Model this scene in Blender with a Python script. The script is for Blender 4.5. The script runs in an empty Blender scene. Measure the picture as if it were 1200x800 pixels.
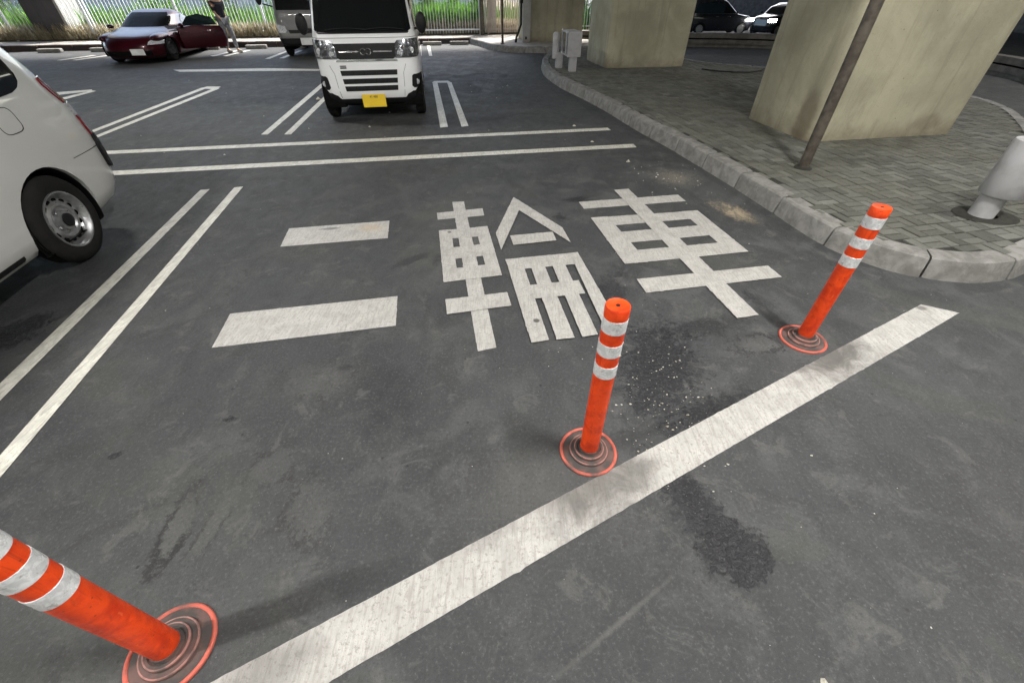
import bpy, bmesh, math, random
from mathutils import Vector, Matrix
R = math.radians
random.seed(7)
SC = bpy.context.scene
COL = SC.collection

# ------------------------------------------------------------------ camera
cam_d = bpy.data.cameras.new("camera")
cam = bpy.data.objects.new("camera", cam_d); COL.objects.link(cam)
cam.location = (0, 0, 1.575)
cam.rotation_euler = (R(90 - 40.9), 0, 0)
cam_d.sensor_width = 36; cam_d.lens = 485 / 1200 * 36
cam_d.clip_start = 0.03; cam_d.clip_end = 1500
SC.camera = cam

# ------------------------------------------------------------------ light
SUN_EL, SUN_AZ = 52, 25          # overcast bright day beyond the viaduct, sun behind the fence
w = bpy.data.worlds.new("World"); SC.world = w; w.use_nodes = True
nt = w.node_tree
sky = nt.nodes.new('ShaderNodeTexSky'); sky.sky_type = 'NISHITA'; sky.sun_disc = False
sky.sun_elevation = R(SUN_EL); sky.sun_rotation = R(SUN_AZ)
sky.air_density = 1.2; sky.dust_density = 3.0
nt.links.new(sky.outputs[0], nt.nodes['Background'].inputs[0])
nt.nodes['Background'].inputs[1].default_value = 0.15
sd = bpy.data.lights.new("sun", 'SUN'); sd.energy = 3.6; sd.angle = R(12); sd.color = (1, .96, .9)
sun = bpy.data.objects.new("sun", sd); COL.objects.link(sun)
az, el = R(SUN_AZ), R(SUN_EL)
sdir = Vector((math.sin(az) * math.cos(el), math.cos(az) * math.cos(el), math.sin(el)))
sun.rotation_euler = sdir.to_track_quat('Z', 'Y').to_euler(); sun.location = (0, 0, 30)
SC.view_settings.view_transform = 'Standard'; SC.view_settings.look = 'None'
SC.view_settings.exposure = 1.8; SC.view_settings.gamma = 1.0
SC.view_settings.use_curve_mapping = False
LAMP_W = 29.0
SC.cycles.max_bounces = 6; SC.cycles.diffuse_bounces = 3; SC.cycles.glossy_bounces = 3; SC.cycles.transmission_bounces = 2; SC.cycles.sample_clamp_indirect = 4

# ------------------------------------------------------------------ helpers
TH = R(9.85)
EX, EY = Vector((math.cos(TH), math.sin(TH), 0)), Vector((-math.sin(TH), math.cos(TH), 0))
def W(u, v, z=0.0):
    p = EX * u + EY * v; p.z = z; return p

class NT:
    def __init__(s, m): s.t = m.node_tree; s.n = s.t.nodes; s.l = s.t.links; s.bsdf = s.n['Principled BSDF']
    def node(s, typ, ins=None, **kw):
        n = s.n.new(typ)
        for k, v in kw.items(): setattr(n, k, v)
        for k, v in (ins or {}).items():
            sk = n.inputs[k]
            if isinstance(v, bpy.types.NodeSocket): s.l.new(v, sk)
            else: sk.default_value = v
        return n
    def pos(s): return s.node('ShaderNodeNewGeometry').outputs['Position']
    def obj(s): return s.node('ShaderNodeTexCoord').outputs['Object']
    def noise(s, vec, scale, detail=4, rough=.55, dist=0):
        return s.node('ShaderNodeTexNoise', {'Vector': vec, 'Scale': scale, 'Detail': detail, 'Roughness': rough, 'Distortion': dist}).outputs[0]
    def math(s, op, a, b=0.0, clamp=False):
        return s.node('ShaderNodeMath', {0: a, 1: b}, operation=op, use_clamp=clamp).outputs[0]
    def ramp(s, v, a, b, lo=0.0, hi=1.0):
        return s.node('ShaderNodeMapRange', {'Value': v, 'From Min': a, 'From Max': b, 'To Min': lo, 'To Max': hi}, interpolation_type='SMOOTHSTEP').outputs[0]
    def mix(s, f, a, b, mode='MIX'):
        n = s.node('ShaderNodeMix', data_type='RGBA', blend_type=mode)
        for k, v in ((0, f), (6, a), (7, b)):
            if isinstance(v, bpy.types.NodeSocket): s.l.new(v, n.inputs[k])
            elif isinstance(v, (tuple, list)): n.inputs[k].default_value = (*v[:3], 1)
            else: n.inputs[k].default_value = v
        return n.outputs[2]
    def blob(s, pos, c, r, ang, soft, nz, amp):
        m = s.node('ShaderNodeMapping', {'Vector': pos, 'Location': (c[0], c[1], 0), 'Rotation': (0, 0, R(ang)), 'Scale': (r[0], r[1], 50)}, vector_type='TEXTURE').outputs[0]
        l = s.node('ShaderNodeVectorMath', {0: m}, operation='LENGTH').outputs['Value']
        l = s.math('ADD', l, s.math('MULTIPLY', s.math('SUBTRACT', nz, .5), amp))
        return s.ramp(l, 1.0, 1.0 - soft)
    def bump(s, h, strength, dist=.01):
        s.l.new(s.node('ShaderNodeBump', {'Height': h, 'Strength': strength, 'Distance': dist}).outputs[0], s.bsdf.inputs['Normal'])
    def set(s, name, v):
        i = s.bsdf.inputs[name]
        if isinstance(v, bpy.types.NodeSocket): s.l.new(v, i)
        elif isinstance(v, (tuple, list)) and len(v) == 3: i.default_value = (*v, 1)
        else: i.default_value = v

def mat(name, col, rough=.5, metal=0., col2=None, scale=8, contrast=(.35, .65), bump=0, bscale=60, coat=0, emit=None, estr=0, detail=5, spec=.5, rvar=.1):
    m = bpy.data.materials.new(name); m.use_nodes = True; t = NT(m)
    o = t.obj(); nz = t.noise(o, scale, detail)
    c2 = col2 or tuple(c * .82 for c in col)
    t.set('Base Color', t.mix(t.ramp(nz, *contrast), c2, col))
    t.set('Roughness', t.ramp(nz, .3, .7, rough + rvar, max(0.02, rough - rvar * .5)))
    t.set('Metallic', metal); t.set('Coat Weight', coat); t.set('Coat Roughness', .04); t.set('Specular IOR Level', spec)
    if bump: t.bump(t.noise(o, bscale, 4, .6), bump, .004)
    if emit: t.set('Emission Color', emit); t.set('Emission Strength', estr)
    return m

def new_mesh(name, verts, faces, m=None, smooth=False, angle=35, parent=None):
    me = bpy.data.meshes.new(name); me.from_pydata([tuple(v) for v in verts], [], faces); me.update()
    return link(name, me, m, smooth, angle, parent)
def link(name, me, m=None, smooth=False, angle=35, parent=None):
    o = bpy.data.objects.new(name, me); COL.objects.link(o)
    if m:
        for x in (m if isinstance(m, (list, tuple)) else [m]): me.materials.append(x)
    if smooth:
        me.shade_smooth(); me.set_sharp_from_angle(angle=R(angle))
    if parent: o.parent = parent
    return o
def obj(name, bm, m=None, parent=None, smooth=False, angle=35, recalc=True):
    if recalc: bmesh.ops.recalc_face_normals(bm, faces=bm.faces)
    me = bpy.data.meshes.new(name); bm.to_mesh(me); bm.free()
    return link(name, me, m, smooth, angle, parent)
def thing(name, label, cat, loc=(0, 0, 0), rz=0, group=None):
    o = bpy.data.objects.new(name, None); COL.objects.link(o); o.empty_display_size = .2
    o.location = loc; o.rotation_euler = (0, 0, rz)
    return tag(o, label, cat, group)
def tag(o, label=None, cat=None, group=None, kind=None):
    if label: o['label'] = label
    if cat: o['category'] = cat
    if group: o['group'] = group
    if kind: o['kind'] = kind
    return o
def copy_tree(o, parent=None):
    c = o.copy(); COL.objects.link(c)
    if parent: c.parent = parent
    for ch in list(o.children): copy_tree(ch, c)
    return c
def box(bm, c, s, rot=None, bevel=0, seg=2):
    M = Matrix.Translation(c) @ (rot.to_4x4() if rot else Matrix.Identity(4)) @ Matrix.Diagonal((*s, 1))
    g = bmesh.ops.create_cube(bm, size=1, matrix=M)
    if bevel:
        es = list({e for v in g['verts'] for e in v.link_edges})
        bmesh.ops.bevel(bm, geom=es, offset=bevel, segments=seg, affect='EDGES', profile=.6)
def lathe(bm, prof, n=32, M=Matrix.Identity(4), cap0=True, cap1=True):
    rings = []
    for r, z in prof:
        rings.append([bm.verts.new(M @ Vector((r * math.cos(2 * math.pi * i / n), r * math.sin(2 * math.pi * i / n), z))) for i in range(n)])
    for a, b in zip(rings, rings[1:]):
        for i in range(n): bm.faces.new((a[i], a[(i + 1) % n], b[(i + 1) % n], b[i]))
    if cap0: bm.faces.new(list(reversed(rings[0])))
    if cap1: bm.faces.new(rings[-1])
def tube(bm, pts, r, n=10):
    pts = [Vector(p) for p in pts]; rings = []
    for i, p in enumerate(pts):
        d = (pts[min(i + 1, len(pts) - 1)] - pts[max(i - 1, 0)]).normalized()
        q = d.to_track_quat('Z', 'Y')
        rr = r[i] if isinstance(r, (list, tuple)) else r
        rings.append([bm.verts.new(p + q @ Vector((rr * math.cos(2 * math.pi * k / n), rr * math.sin(2 * math.pi * k / n), 0))) for k in range(n)])
    for a, b in zip(rings, rings[1:]):
        for k in range(n): bm.faces.new((a[k], a[(k + 1) % n], b[(k + 1) % n], b[k]))
    bm.faces.new(list(reversed(rings[0]))); bm.faces.new(rings[-1])
def prism(bm, poly, z0, z1):
    a = [bm.verts.new((p[0], p[1], z0)) for p in poly]; b = [bm.verts.new((p[0], p[1], z1)) for p in poly]
    n = len(poly); bm.faces.new(list(reversed(a))); bm.faces.new(b)
    for i in range(n): bm.faces.new((a[i], a[(i + 1) % n], b[(i + 1) % n], b[i]))

# ------------------------------------------------------------------ materials
def asphalt(name, base=(.050, .0525, .0545)):
    m = bpy.data.materials.new(name); m.use_nodes = True; t = NT(m); p = t.pos()
    big = t.noise(p, .5, 4, .6, .4); mid = t.noise(p, 3.2, 6, .68, .5); fine = t.noise(p, 75, 3, .75); grit = t.noise(p, 260, 2, .6)
    warp = t.noise(p, 6, 5, .72, .8); n25 = t.noise(p, 34, 3, .75, .4)
    streak = t.noise(t.node('ShaderNodeMapping', {'Vector': p, 'Rotation': (0, 0, R(-40)), 'Scale': (4.5, 2.2, 1)}).outputs[0], 1.6, 6, .72, 1.2)
    ragged = t.math('ADD', t.math('MULTIPLY', warp, .5), t.math('MULTIPLY', n25, .55))
    c = t.mix(t.ramp(big, .3, .7), tuple(x * .80 for x in base), tuple(x * 1.12 for x in base))
    c = t.mix(t.math('MULTIPLY', t.ramp(mid, .46, .64), .55), c, (.088, .090, .090))
    c = t.mix(t.math('MULTIPLY', t.ramp(streak, .50, .66), .22), c, (.032, .032, .035))
    c = t.mix(t.math('MULTIPLY', t.ramp(t.noise(p, 1.1, 5, .6, .6), .52, .66), .5), c, (.066, .069, .060))
    c = t.mix(t.math('MULTIPLY', t.ramp(t.noise(p, 1.9, 7, .74, 1.4), .53, .62), .42), c, (.034, .034, .036))
    c = t.mix(t.math('MULTIPLY', t.ramp(warp, .55, .66), .40), c, (.115, .113, .106))
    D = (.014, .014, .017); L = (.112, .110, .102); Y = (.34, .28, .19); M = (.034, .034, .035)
    # broad soft tones; the dark ones at left and far also paint in shade
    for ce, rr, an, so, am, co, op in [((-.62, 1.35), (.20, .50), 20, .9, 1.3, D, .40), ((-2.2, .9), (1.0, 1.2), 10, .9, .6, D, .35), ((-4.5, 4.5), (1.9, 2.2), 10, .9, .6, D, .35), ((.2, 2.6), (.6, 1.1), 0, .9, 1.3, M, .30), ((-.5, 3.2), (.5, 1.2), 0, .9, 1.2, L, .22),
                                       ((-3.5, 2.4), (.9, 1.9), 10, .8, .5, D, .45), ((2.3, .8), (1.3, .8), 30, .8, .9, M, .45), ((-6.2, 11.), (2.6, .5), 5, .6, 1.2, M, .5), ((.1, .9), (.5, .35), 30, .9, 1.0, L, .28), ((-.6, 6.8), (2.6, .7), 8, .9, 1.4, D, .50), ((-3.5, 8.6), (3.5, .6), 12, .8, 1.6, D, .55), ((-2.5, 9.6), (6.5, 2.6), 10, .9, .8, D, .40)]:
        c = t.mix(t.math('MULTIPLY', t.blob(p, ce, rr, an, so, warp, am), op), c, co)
    # ragged dark patches of damp, rubber and rough aggregate
    rough_k = None
    for ce, rr, an, so, op in [((.80, 1.62), (.28, .52), -22, .55, .85), ((.98, 1.28), (.34, .13), 28, .6, .8), ((1.15, 1.95), (.40, .12), 15, .6, .7), ((.65, 2.3), (.14, .42), -20, .6, .6),
                               ((.70, .86), (.13, .30), 24, .6, .85), ((.80, .66), (.15, .13), 20, .5, .95), ((.83, .60), (.12, .08), 20, .4, .9), ((.76, .80), (.08, .26), 24, .6, .6), ((-3.0, 1.85), (.16, .34), -35, .35, .9), ((-2.75, 1.3), (.22, .07), 35, .4, .8),
                               ((-1.0, 5.95), (.5, .14), 8, .5, .6), ((-2.5, 6.9), (.5, .25), 15, .5, .7), ((-.45, 2.95), (.3, .07), 60, .5, .7), ((-.75, 2.75), (.22, .06), 40, .5, .6), ((.62, 3.9), (.18, .08), 20, .5, .8), ((.42, 3.5), (.10, .10), 20, .5, .7),
                               ((1.6, 2.25), (.08, .10), 20, .5, .6), ((-.9, 1.6), (.05, .03), 20, .4, .7), ((-1.35, 1.25), (.04, .025), 20, .4, .8), ((-1.75, 1.05), (.03, .02), 20, .4, .8)]:
        k = t.blob(p, ce, rr, an, so, ragged, 3.4); k = t.math('MULTIPLY', k, op)
        c = t.mix(k, c, D); rough_k = k if rough_k is None else t.math('MAXIMUM', rough_k, k)
    # tide marks left by dried puddles: a dark meandering rim, slightly paler inside
    for ce, rr, an, am, op in [((-1.03, 1.0), (.14, .12), 15, 2.2, .9), ((-1.28, .74), (.07, .22), 8, 1.9, .95), ((-1.15, .74), (.05, .24), -5, 1.8, .8), ((-.80, .80), (.14, .22), 30, 2.4, .7), ((-1.0, 1.5), (.3, .2), 10, 2.4, .5), ((1.42, 1.80), (.22, .12), 15, 2.2, .9), ((-.35, 3.0), (.35, .3), 0, 2.6, .5)]:
        k = t.blob(p, ce, rr, an, .55, ragged, am)
        rim = t.math('MULTIPLY', t.math('MULTIPLY', t.math('MULTIPLY', k, t.math('SUBTRACT', 1.0, k)), 4.0, True), t.ramp(t.math('ADD', mid, t.math('MULTIPLY', streak, .5)), .66, .84))
        c = t.mix(t.math('MULTIPLY', k, .22), c, L); c = t.mix(t.math('MULTIPLY', rim, op), c, (.024, .024, .025))
    # dried pale mud by the kerb
    k = t.blob(p, (2.02, 3.62), (.16, .36), 24, .8, ragged, 2.0)
    c = t.mix(t.math('MULTIPLY', k, t.ramp(streak, .36, .56, .25, .9)), c, Y)
    c = t.mix(t.math('MULTIPLY', t.blob(p, (1.75, 4.5), (.35, .35), 0, .9, ragged, 2.4), .6), c, (.20, .18, .15))
    c = t.mix(t.math('MULTIPLY', t.blob(p, (.86, 1.16), (.10, .05), 60, .8, ragged, 2.0), .8), c, (.34, .30, .24))
    pit = t.node('ShaderNodeTexVoronoi', {'Vector': p, 'Scale': 7.5, 'Randomness': 1}).outputs['Distance']
    c = t.mix(t.math('MULTIPLY', t.ramp(t.math('ADD', pit, t.math('MULTIPLY', ragged, .22)), .185, .135), .75), c, (.018, .018, .018))
    c = t.mix(t.math('MULTIPLY', t.ramp(fine, .52, .72), .42), c, (.14, .14, .137))
    c = t.mix(t.math('MULTIPLY', t.ramp(fine, .46, .32), .42), c, (.028, .028, .029))
    c = t.mix(t.math('MULTIPLY', t.ramp(grit, .42, .30), .5), c, (.022, .022, .023))
    v = t.node('ShaderNodeTexVoronoi', {'Vector': p, 'Scale': 22, 'Randomness': 1}).outputs['Distance']
    c = t.mix(t.math('MULTIPLY', t.ramp(v, .06, .03), .30), c, (.30, .30, .29))
    for (x0, y0), rr, an in (((.35, .42), (.40, .014), 33),):
        c = t.mix(t.math('MULTIPLY', t.blob(p, (x0, y0), rr, an, .9, ragged, 1.6), .5), c, (.115, .112, .105))
    t.set('Base Color', c)
    rg = t.ramp(t.math('ADD', t.math('MULTIPLY', mid, .6), t.math('MULTIPLY', streak, .4)), .35, .65, .60, .84)
    t.set('Roughness', t.math('SUBTRACT', rg, t.math('MULTIPLY', rough_k, .22))); t.set('Specular IOR Level', .28)
    h = t.math('ADD', t.math('MULTIPLY', fine, .6), t.math('ADD', t.math('MULTIPLY', grit, .35), t.math('MULTIPLY', mid, 1.5)))
    h = t.math('ADD', h, t.math('MULTIPLY', t.math('MULTIPLY', n25, 4.0), rough_k))
    t.bump(h, .55, .007)
    return m

def paint(name, base, wear=.5):
    m = bpy.data.materials.new(name); m.use_nodes = True; t = NT(m); p = t.pos()
    n1 = t.noise(p, 9, 6, .7, .5); n2 = t.noise(p, 70, 4, .7); n3 = t.noise(p, 240, 3, .65); warp = t.noise(p, 5.5, 6, .7, 1.0)
    brush = t.noise(t.node('ShaderNodeMapping', {'Vector': p, 'Rotation': (0, 0, R(28)), 'Scale': (26, 3, 1)}).outputs[0], 3, 5, .7, .6)
    c = t.mix(t.ramp(n1, .3, .7), tuple(x * .74 for x in base), base)
    c = t.mix(t.math('MULTIPLY', t.ramp(brush, .45, .64), .65), c, (.27, .255, .235))
    c = t.mix(t.math('MULTIPLY', t.ramp(n2, .53, .66), wear), c, (.27, .26, .24))
    k = t.math('MULTIPLY', t.ramp(n3, .60, .68), t.ramp(n1, .42, .62))
    c = t.mix(t.math('MULTIPLY', k, .8), c, (.07, .07, .068))
    for ce, rr, an, so, am, op in [((.33, .90), (.36, .24), 28, .9, 1.5, .85), ((.52, .96), (.16, .14), 28, .9, 1.5, .6), ((1.76, 1.69), (.42, .26), 28, .9, 1.8, .95), ((-.1, .72), (.30, .10), 28, .9, 1.6, .4), ((-.75, .30), (.22, .12), 28, .8, .8, .55),
                                   ((2.62, 2.14), (.04, .03), 0, .6, .8, .8), ((-1.55, 3.27), (.10, .03), 10, .6, 1.2, .8), ((.15, 2.0), (.025, .025), 0, .4, .3, .95), ((-.52, 3.2), (.02, .02), 0, .4, .3, .95), ((-2.15, 3.2), (.3, .6), 0, .9, 1.2, .25)]:
        c = t.mix(t.math('MULTIPLY', t.blob(p, ce, rr, an, so, warp, am), op), c, (.085, .080, .074))
    c = t.mix(t.math('MULTIPLY', t.blob(p, (-1.2, 3.28), (.16, .1), 0, .8, warp, 1.2), .5), c, (.42, .32, .20))
    t.set('Base Color', c); t.set('Roughness', t.ramp(n1, .3, .7, .62, .42))
    t.bump(t.math('ADD', n2, t.math('MULTIPLY', n3, .6)), .35, .003)
    return m

def concrete(name, a, b, scale=2.2, streak=True, spots=()):
    m = bpy.data.materials.new(name); m.use_nodes = True; t = NT(m); p = t.pos()
    n1 = t.noise(p, scale, 6, .65, .5); n2 = t.noise(p, 38, 4, .7); n3 = t.noise(p, 160, 3, .6)
    c = t.mix(t.ramp(n1, .32, .68), b, a)
    if streak:
        st = t.noise(t.node('ShaderNodeMapping', {'Vector': p, 'Scale': (5, 5, .35)}).outputs[0], 1.4, 6, .65, .6)
        c = t.mix(t.math('MULTIPLY', t.ramp(st, .52, .72), .45), c, tuple(x * .55 for x in b))
        z = t.node('ShaderNodeSeparateXYZ', {0: p}).outputs[2]
        foot = t.ramp(t.math('ADD', z, t.math('MULTIPLY', t.noise(p, 4, 5, .7, .6), .5)), .62, .30)
        c = t.mix(t.math('MULTIPLY', foot, .7), c, (.13, .10, .065))
    c = t.mix(t.math('MULTIPLY', t.ramp(n2, .58, .70), .35), c, tuple(x * .6 for x in b))
    for ce, rr, op, co in spots:
        mp = t.node('ShaderNodeMapping', {'Vector': p, 'Location': ce, 'Scale': rr}, vector_type='TEXTURE').outputs[0]
        l = t.node('ShaderNodeVectorMath', {0: mp}, operation='LENGTH').outputs['Value']
        l = t.math('ADD', l, t.math('MULTIPLY', t.math('SUBTRACT', n1, .5), 1.2))
        c = t.mix(t.math('MULTIPLY', t.ramp(l, 1.0, .5), op), c, co)
    hole = t.node('ShaderNodeTexVoronoi', {'Vector': p, 'Scale': 5.5, 'Randomness': 1}).outputs['Distance']
    c = t.mix(t.math('MULTIPLY', t.ramp(hole, .055, .03), .6), c, (.05, .045, .035))
    t.set('Base Color', c); t.set('Roughness', t.ramp(n1, .3, .7, .86, .62))
    t.bump(t.math('ADD', t.math('MULTIPLY', n1, 2.0), t.math('ADD', t.math('MULTIPLY', n2, .5), t.math('MULTIPLY', n3, .25))), .5, .01)
    return m

def paver_mat():
    m = bpy.data.materials.new("paver_bricks"); m.use_nodes = True; t = NT(m); p = t.pos()
    at = t.node('ShaderNodeAttribute', attribute_name='tone').outputs['Fac']
    n1 = t.noise(p, 1.1, 5, .6, .4); n2 = t.noise(p, 60, 4, .7); n3 = t.noise(p, 9, 5, .7, .5)
    c = t.mix(at, (.058, .060, .052), (.155, .158, .140))
    c = t.mix(t.math('MULTIPLY', t.ramp(n1, .40, .62), .55), c, (.090, .088, .066))
    c = t.mix(t.math('MULTIPLY', t.ramp(n3, .5, .7), .35), c, (.072, .070, .056))
    c = t.mix(t.math('MULTIPLY', t.ramp(n2, .55, .72), .4), c, (.24, .235, .21))
    t.set('Base Color', c); t.set('Roughness', .8); t.bump(t.math('ADD', n2, n3), .4, .004)
    return m

M = {}
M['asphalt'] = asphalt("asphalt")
M['road'] = mat("road_asphalt", (.060, .062, .068), .38, col2=(.042, .043, .047), scale=1.2, bump=.3, bscale=120)
M['paint'] = paint("road_paint", (.47, .46, .435), 1.0); M['paint_thin'] = paint("line_paint", (.66, .65, .58), .3)
M['kerb'] = concrete("kerb_stone", (.235, .23, .217), (.140, .136, .126), 9, False)
M['kerb_dark'] = mat("shaded_kerb_face", (.030, .026, .026), .8, col2=(.05, .03, .03), scale=5)  # near-black colour paints the shade on the back kerb's front
M['joint'] = mat("joint_dirt", (.026, .025, .020), .95, scale=20)
M['paver'] = paver_mat()
M['pillar'] = concrete("pillar_concrete", (.40, .375, .27), (.29, .275, .195), 1.3, True,
                       [((3.25, 6.1, .95), (.35, .35, .55), .0, (.1, .1, .08)), ((3.46, 5.42, .35), (.10, .16, .35), .55, (.09, .065, .04)), ((5.0, 5.6, .3), (.25, .3, .12), .35, (.09, .06, .04))])
M['pillar_dark'] = concrete("dark_pillar_concrete", (.085, .082, .09), (.055, .055, .062), 1.2)
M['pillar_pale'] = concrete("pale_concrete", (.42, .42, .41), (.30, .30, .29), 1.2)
M['deck'] = concrete("deck_concrete", (.17, .165, .15), (.12, .115, .105), .8, False)
M['path'] = mat("path_concrete", (.42, .40, .37), .85, col2=(.30, .28, .25), scale=3, bump=.3)
M['earth'] = mat("dry_earth", (.17, .14, .09), .95, col2=(.11, .09, .055), scale=6, bump=.6, bscale=30)
def urethane(name):
    m = bpy.data.materials.new(name); m.use_nodes = True; t = NT(m); o = t.obj()
    n = t.noise(o, 14, 5, .65, .4); n2 = t.noise(o, 55, 5, .7, .5)
    sc = t.noise(t.node('ShaderNodeMapping', {'Vector': o, 'Rotation': (R(12), 0, 0), 'Scale': (60, 60, 7)}).outputs[0], 1.0, 5, .7, .8)
    sp = t.node('ShaderNodeTexVoronoi', {'Vector': o, 'Scale': 42, 'Randomness': 1}).outputs['Distance']
    z = t.node('ShaderNodeSeparateXYZ', {0: o}).outputs[2]
    c = t.mix(t.ramp(n, .3, .62), (.56, .032, .004), (.80, .068, .006))
    c = t.mix(t.math('MULTIPLY', t.ramp(sc, .56, .70), .55), c, (.30, .030, .010))
    c = t.mix(t.math('MULTIPLY', t.ramp(n2, .60, .72), .45), c, (.90, .20, .06))
    c = t.mix(t.math('MULTIPLY', t.ramp(sp, .13, .07), .55), c, (.06, .02, .012))
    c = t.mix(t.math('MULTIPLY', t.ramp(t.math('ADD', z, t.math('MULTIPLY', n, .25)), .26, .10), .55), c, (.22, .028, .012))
    t.set('Base Color', c); t.set('Roughness', t.ramp(n2, .3, .7, .34, .62)); t.set('Specular IOR Level', .4)
    t.bump(t.math('ADD', t.math('MULTIPLY', n, 2.0), t.math('ADD', n2, sc)), .22, .004); return m
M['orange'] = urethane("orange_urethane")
M['orange_dirty'] = mat("worn_base_rubber", (.11, .062, .053), .75, col2=(.052, .045, .042), scale=18, contrast=(.40, .62), bump=.5, bscale=80)
M['base_edge'] = mat("bright_base_edge", (.50, .105, .07), .65, col2=(.11, .066, .058), scale=11, contrast=(.3, .55), bump=.4, bscale=90)
M['step_ring'] = mat('scuffed_step_ring', (.34, .17, .145), .65, col2=(.13, .09, .08), scale=26, contrast=(.35, .6), bump=.3, bscale=90)
def foil(name):
    m = bpy.data.materials.new(name); m.use_nodes = True; t = NT(m); o = t.obj()
    n = t.noise(o, 45, 5, .7, .8); f = t.noise(o, 14, 4, .6)
    t.set('Base Color', t.mix(t.ramp(n, .42, .62), (.60, .61, .62), (.80, .81, .81)))
    dk = t.noise(o, 30, 6, .75, 1.0); c0 = t.bsdf.inputs['Base Color'].links[0].from_socket
    t.set('Base Color', t.mix(t.math('MULTIPLY', t.ramp(dk, .58, .66), .6), c0, (.25, .22, .20))); t.set('Metallic', .15)
    t.set('Roughness', t.ramp(f, .3, .7, .22, .5)); t.bump(t.math('ADD', n, f), .35, .004); return m
M['foil'] = foil("reflective_foil")
M['rust'] = mat("brown_painted_steel", (.090, .078, .062), .55, col2=(.045, .036, .028), scale=14, bump=.25, bscale=60)
M['greypipe'] = mat("weathered_white_coating", (.40, .40, .41), .5, col2=(.31, .31, .31), scale=7, contrast=(.3, .6), bump=.3, bscale=45)
M['dark_hole'] = mat("shaded_hollow_soil", (.020, .020, .014), .9, scale=20, bump=.6)
M['white_body'] = mat("cream_white_car_paint", (.57, .575, .56), .34, col2=(.54, .545, .53), scale=1.5, coat=1.0, rvar=.03)
M['van_body'] = mat("white_van_paint", (.84, .85, .86), .30, col2=(.80, .81, .82), scale=2, coat=.8, rvar=.03)
M['wine'] = mat("wine_red_metallic", (.045, .003, .008), .3, metal=.3, col2=(.03, .002, .006), scale=2, coat=.22, spec=.3, rvar=.03)
M['black_body'] = mat("black_car_paint", (.018, .020, .026), .25, col2=(.012, .013, .018), scale=2, coat=1.0, rvar=.03)
M['grey_body'] = mat("grey_silver_cab_paint", (.15, .15, .15), .45, col2=(.11, .11, .11), scale=3, coat=.5, metal=.2)
M['glass'] = mat("dark_glass", (.008, .009, .010), .06, scale=3, coat=.6, rvar=.02)
M['glass_dull'] = mat('shaded_windscreen_glass', (.008, .009, .009), .14, scale=3, spec=.08, rvar=.02)
NT(M['glass_dull']).set('IOR', 1.12)
M['glass_pale'] = mat("sky_reflecting_glass", (.03, .05, .055), .06, metal=.35, scale=3, coat=.6, rvar=.02)
M['plastic'] = mat("black_trim_plastic", (.010, .010, .011), .55, spec=.3, scale=30, bump=.1)
M['gap'] = mat("panel_gap", (.005, .005, .005), .9, spec=.1, scale=10)
M['tyre'] = mat("tyre_rubber", (.010, .010, .010), .8, spec=.2, col2=(.017, .0165, .016), scale=18, bump=.25, bscale=90)
M['steel'] = mat("silver_steel_wheel", (.55, .56, .57), .32, metal=.85, col2=(.40, .40, .41), scale=18, bump=.08)
M['chrome'] = mat("chrome", (.8, .8, .82), .12, metal=1, scale=5)
M['red_lens'] = mat("red_lamp_lens", (.20, .004, .012), .12, col2=(.16, .004, .01), scale=40, coat=1)
M['clear_lens'] = mat("clear_lamp_lens", (.55, .56, .58), .12, col2=(.30, .31, .33), scale=40, coat=1)
M['lamp_inner'] = mat("headlamp_reflector", (.20, .21, .23), .22, metal=.6, col2=(.05, .05, .055), scale=22, contrast=(.42, .58), coat=1)
M['plate_yellow'] = mat("yellow_plate", (.86, .60, .03), .45, col2=(.80, .54, .03), scale=5)
M['plate_white'] = mat("white_plate", (.70, .71, .70), .5, scale=5)
M['ink'] = mat("plate_ink", (.03, .04, .03), .5, scale=5)
M['interior'] = mat("cabin_lining", (.02, .018, .018), .9, scale=8)
M['skin'] = mat("skin", (.48, .30, .22), .6, scale=12)
M['shirt'] = mat("navy_shirt", (.020, .020, .032), .9, scale=20, bump=.3)
M['trousers'] = mat("grey_trousers", (.22, .23, .25), .9, col2=(.15, .16, .18), scale=12, bump=.3)
M['hair'] = mat("black_hair", (.012, .010, .010), .6, scale=60, bump=.4)
M['picket'] = mat("white_blue_painted_pickets", (.82, .86, .90), .45, col2=(.74, .78, .84), scale=6)
M['picket_beige'] = mat("beige_steel_slats", (.46, .40, .36), .6, col2=(.36, .31, .28), scale=6)
M['hoarding'] = mat("pale_blue_wall_cladding", (.60, .68, .78), .6, col2=(.50, .58, .70), scale=2)
M['leaf'] = mat("bright_leaves", (.13, .30, .035), .6, col2=(.06, .17, .018), scale=7, contrast=(.4, .6))
M['leaf_dark'] = mat("dark_leaves", (.09, .17, .035), .6, col2=(.05, .10, .02), scale=7, contrast=(.4, .6))
M['dry'] = mat("dry_stalks", (.42, .38, .27), .85, col2=(.27, .23, .15), scale=9, contrast=(.4, .6))
M['bark'] = mat("bark", (.10, .075, .05), .9, scale=20, bump=.5)
M['lamp_emit'] = mat("lamp_tube_glow", (1, 1, 1), .5, emit=(1, .96, .88), estr=18)
M['lamp_case'] = mat("lamp_casing", (.5, .5, .48), .5, scale=6)
M['headlight_on'] = mat("lit_headlight", (1, 1, 1), .3, emit=(1, .98, .9), estr=28)
M['lamp_emit'].cycles.emission_sampling = 'NONE'
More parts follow.
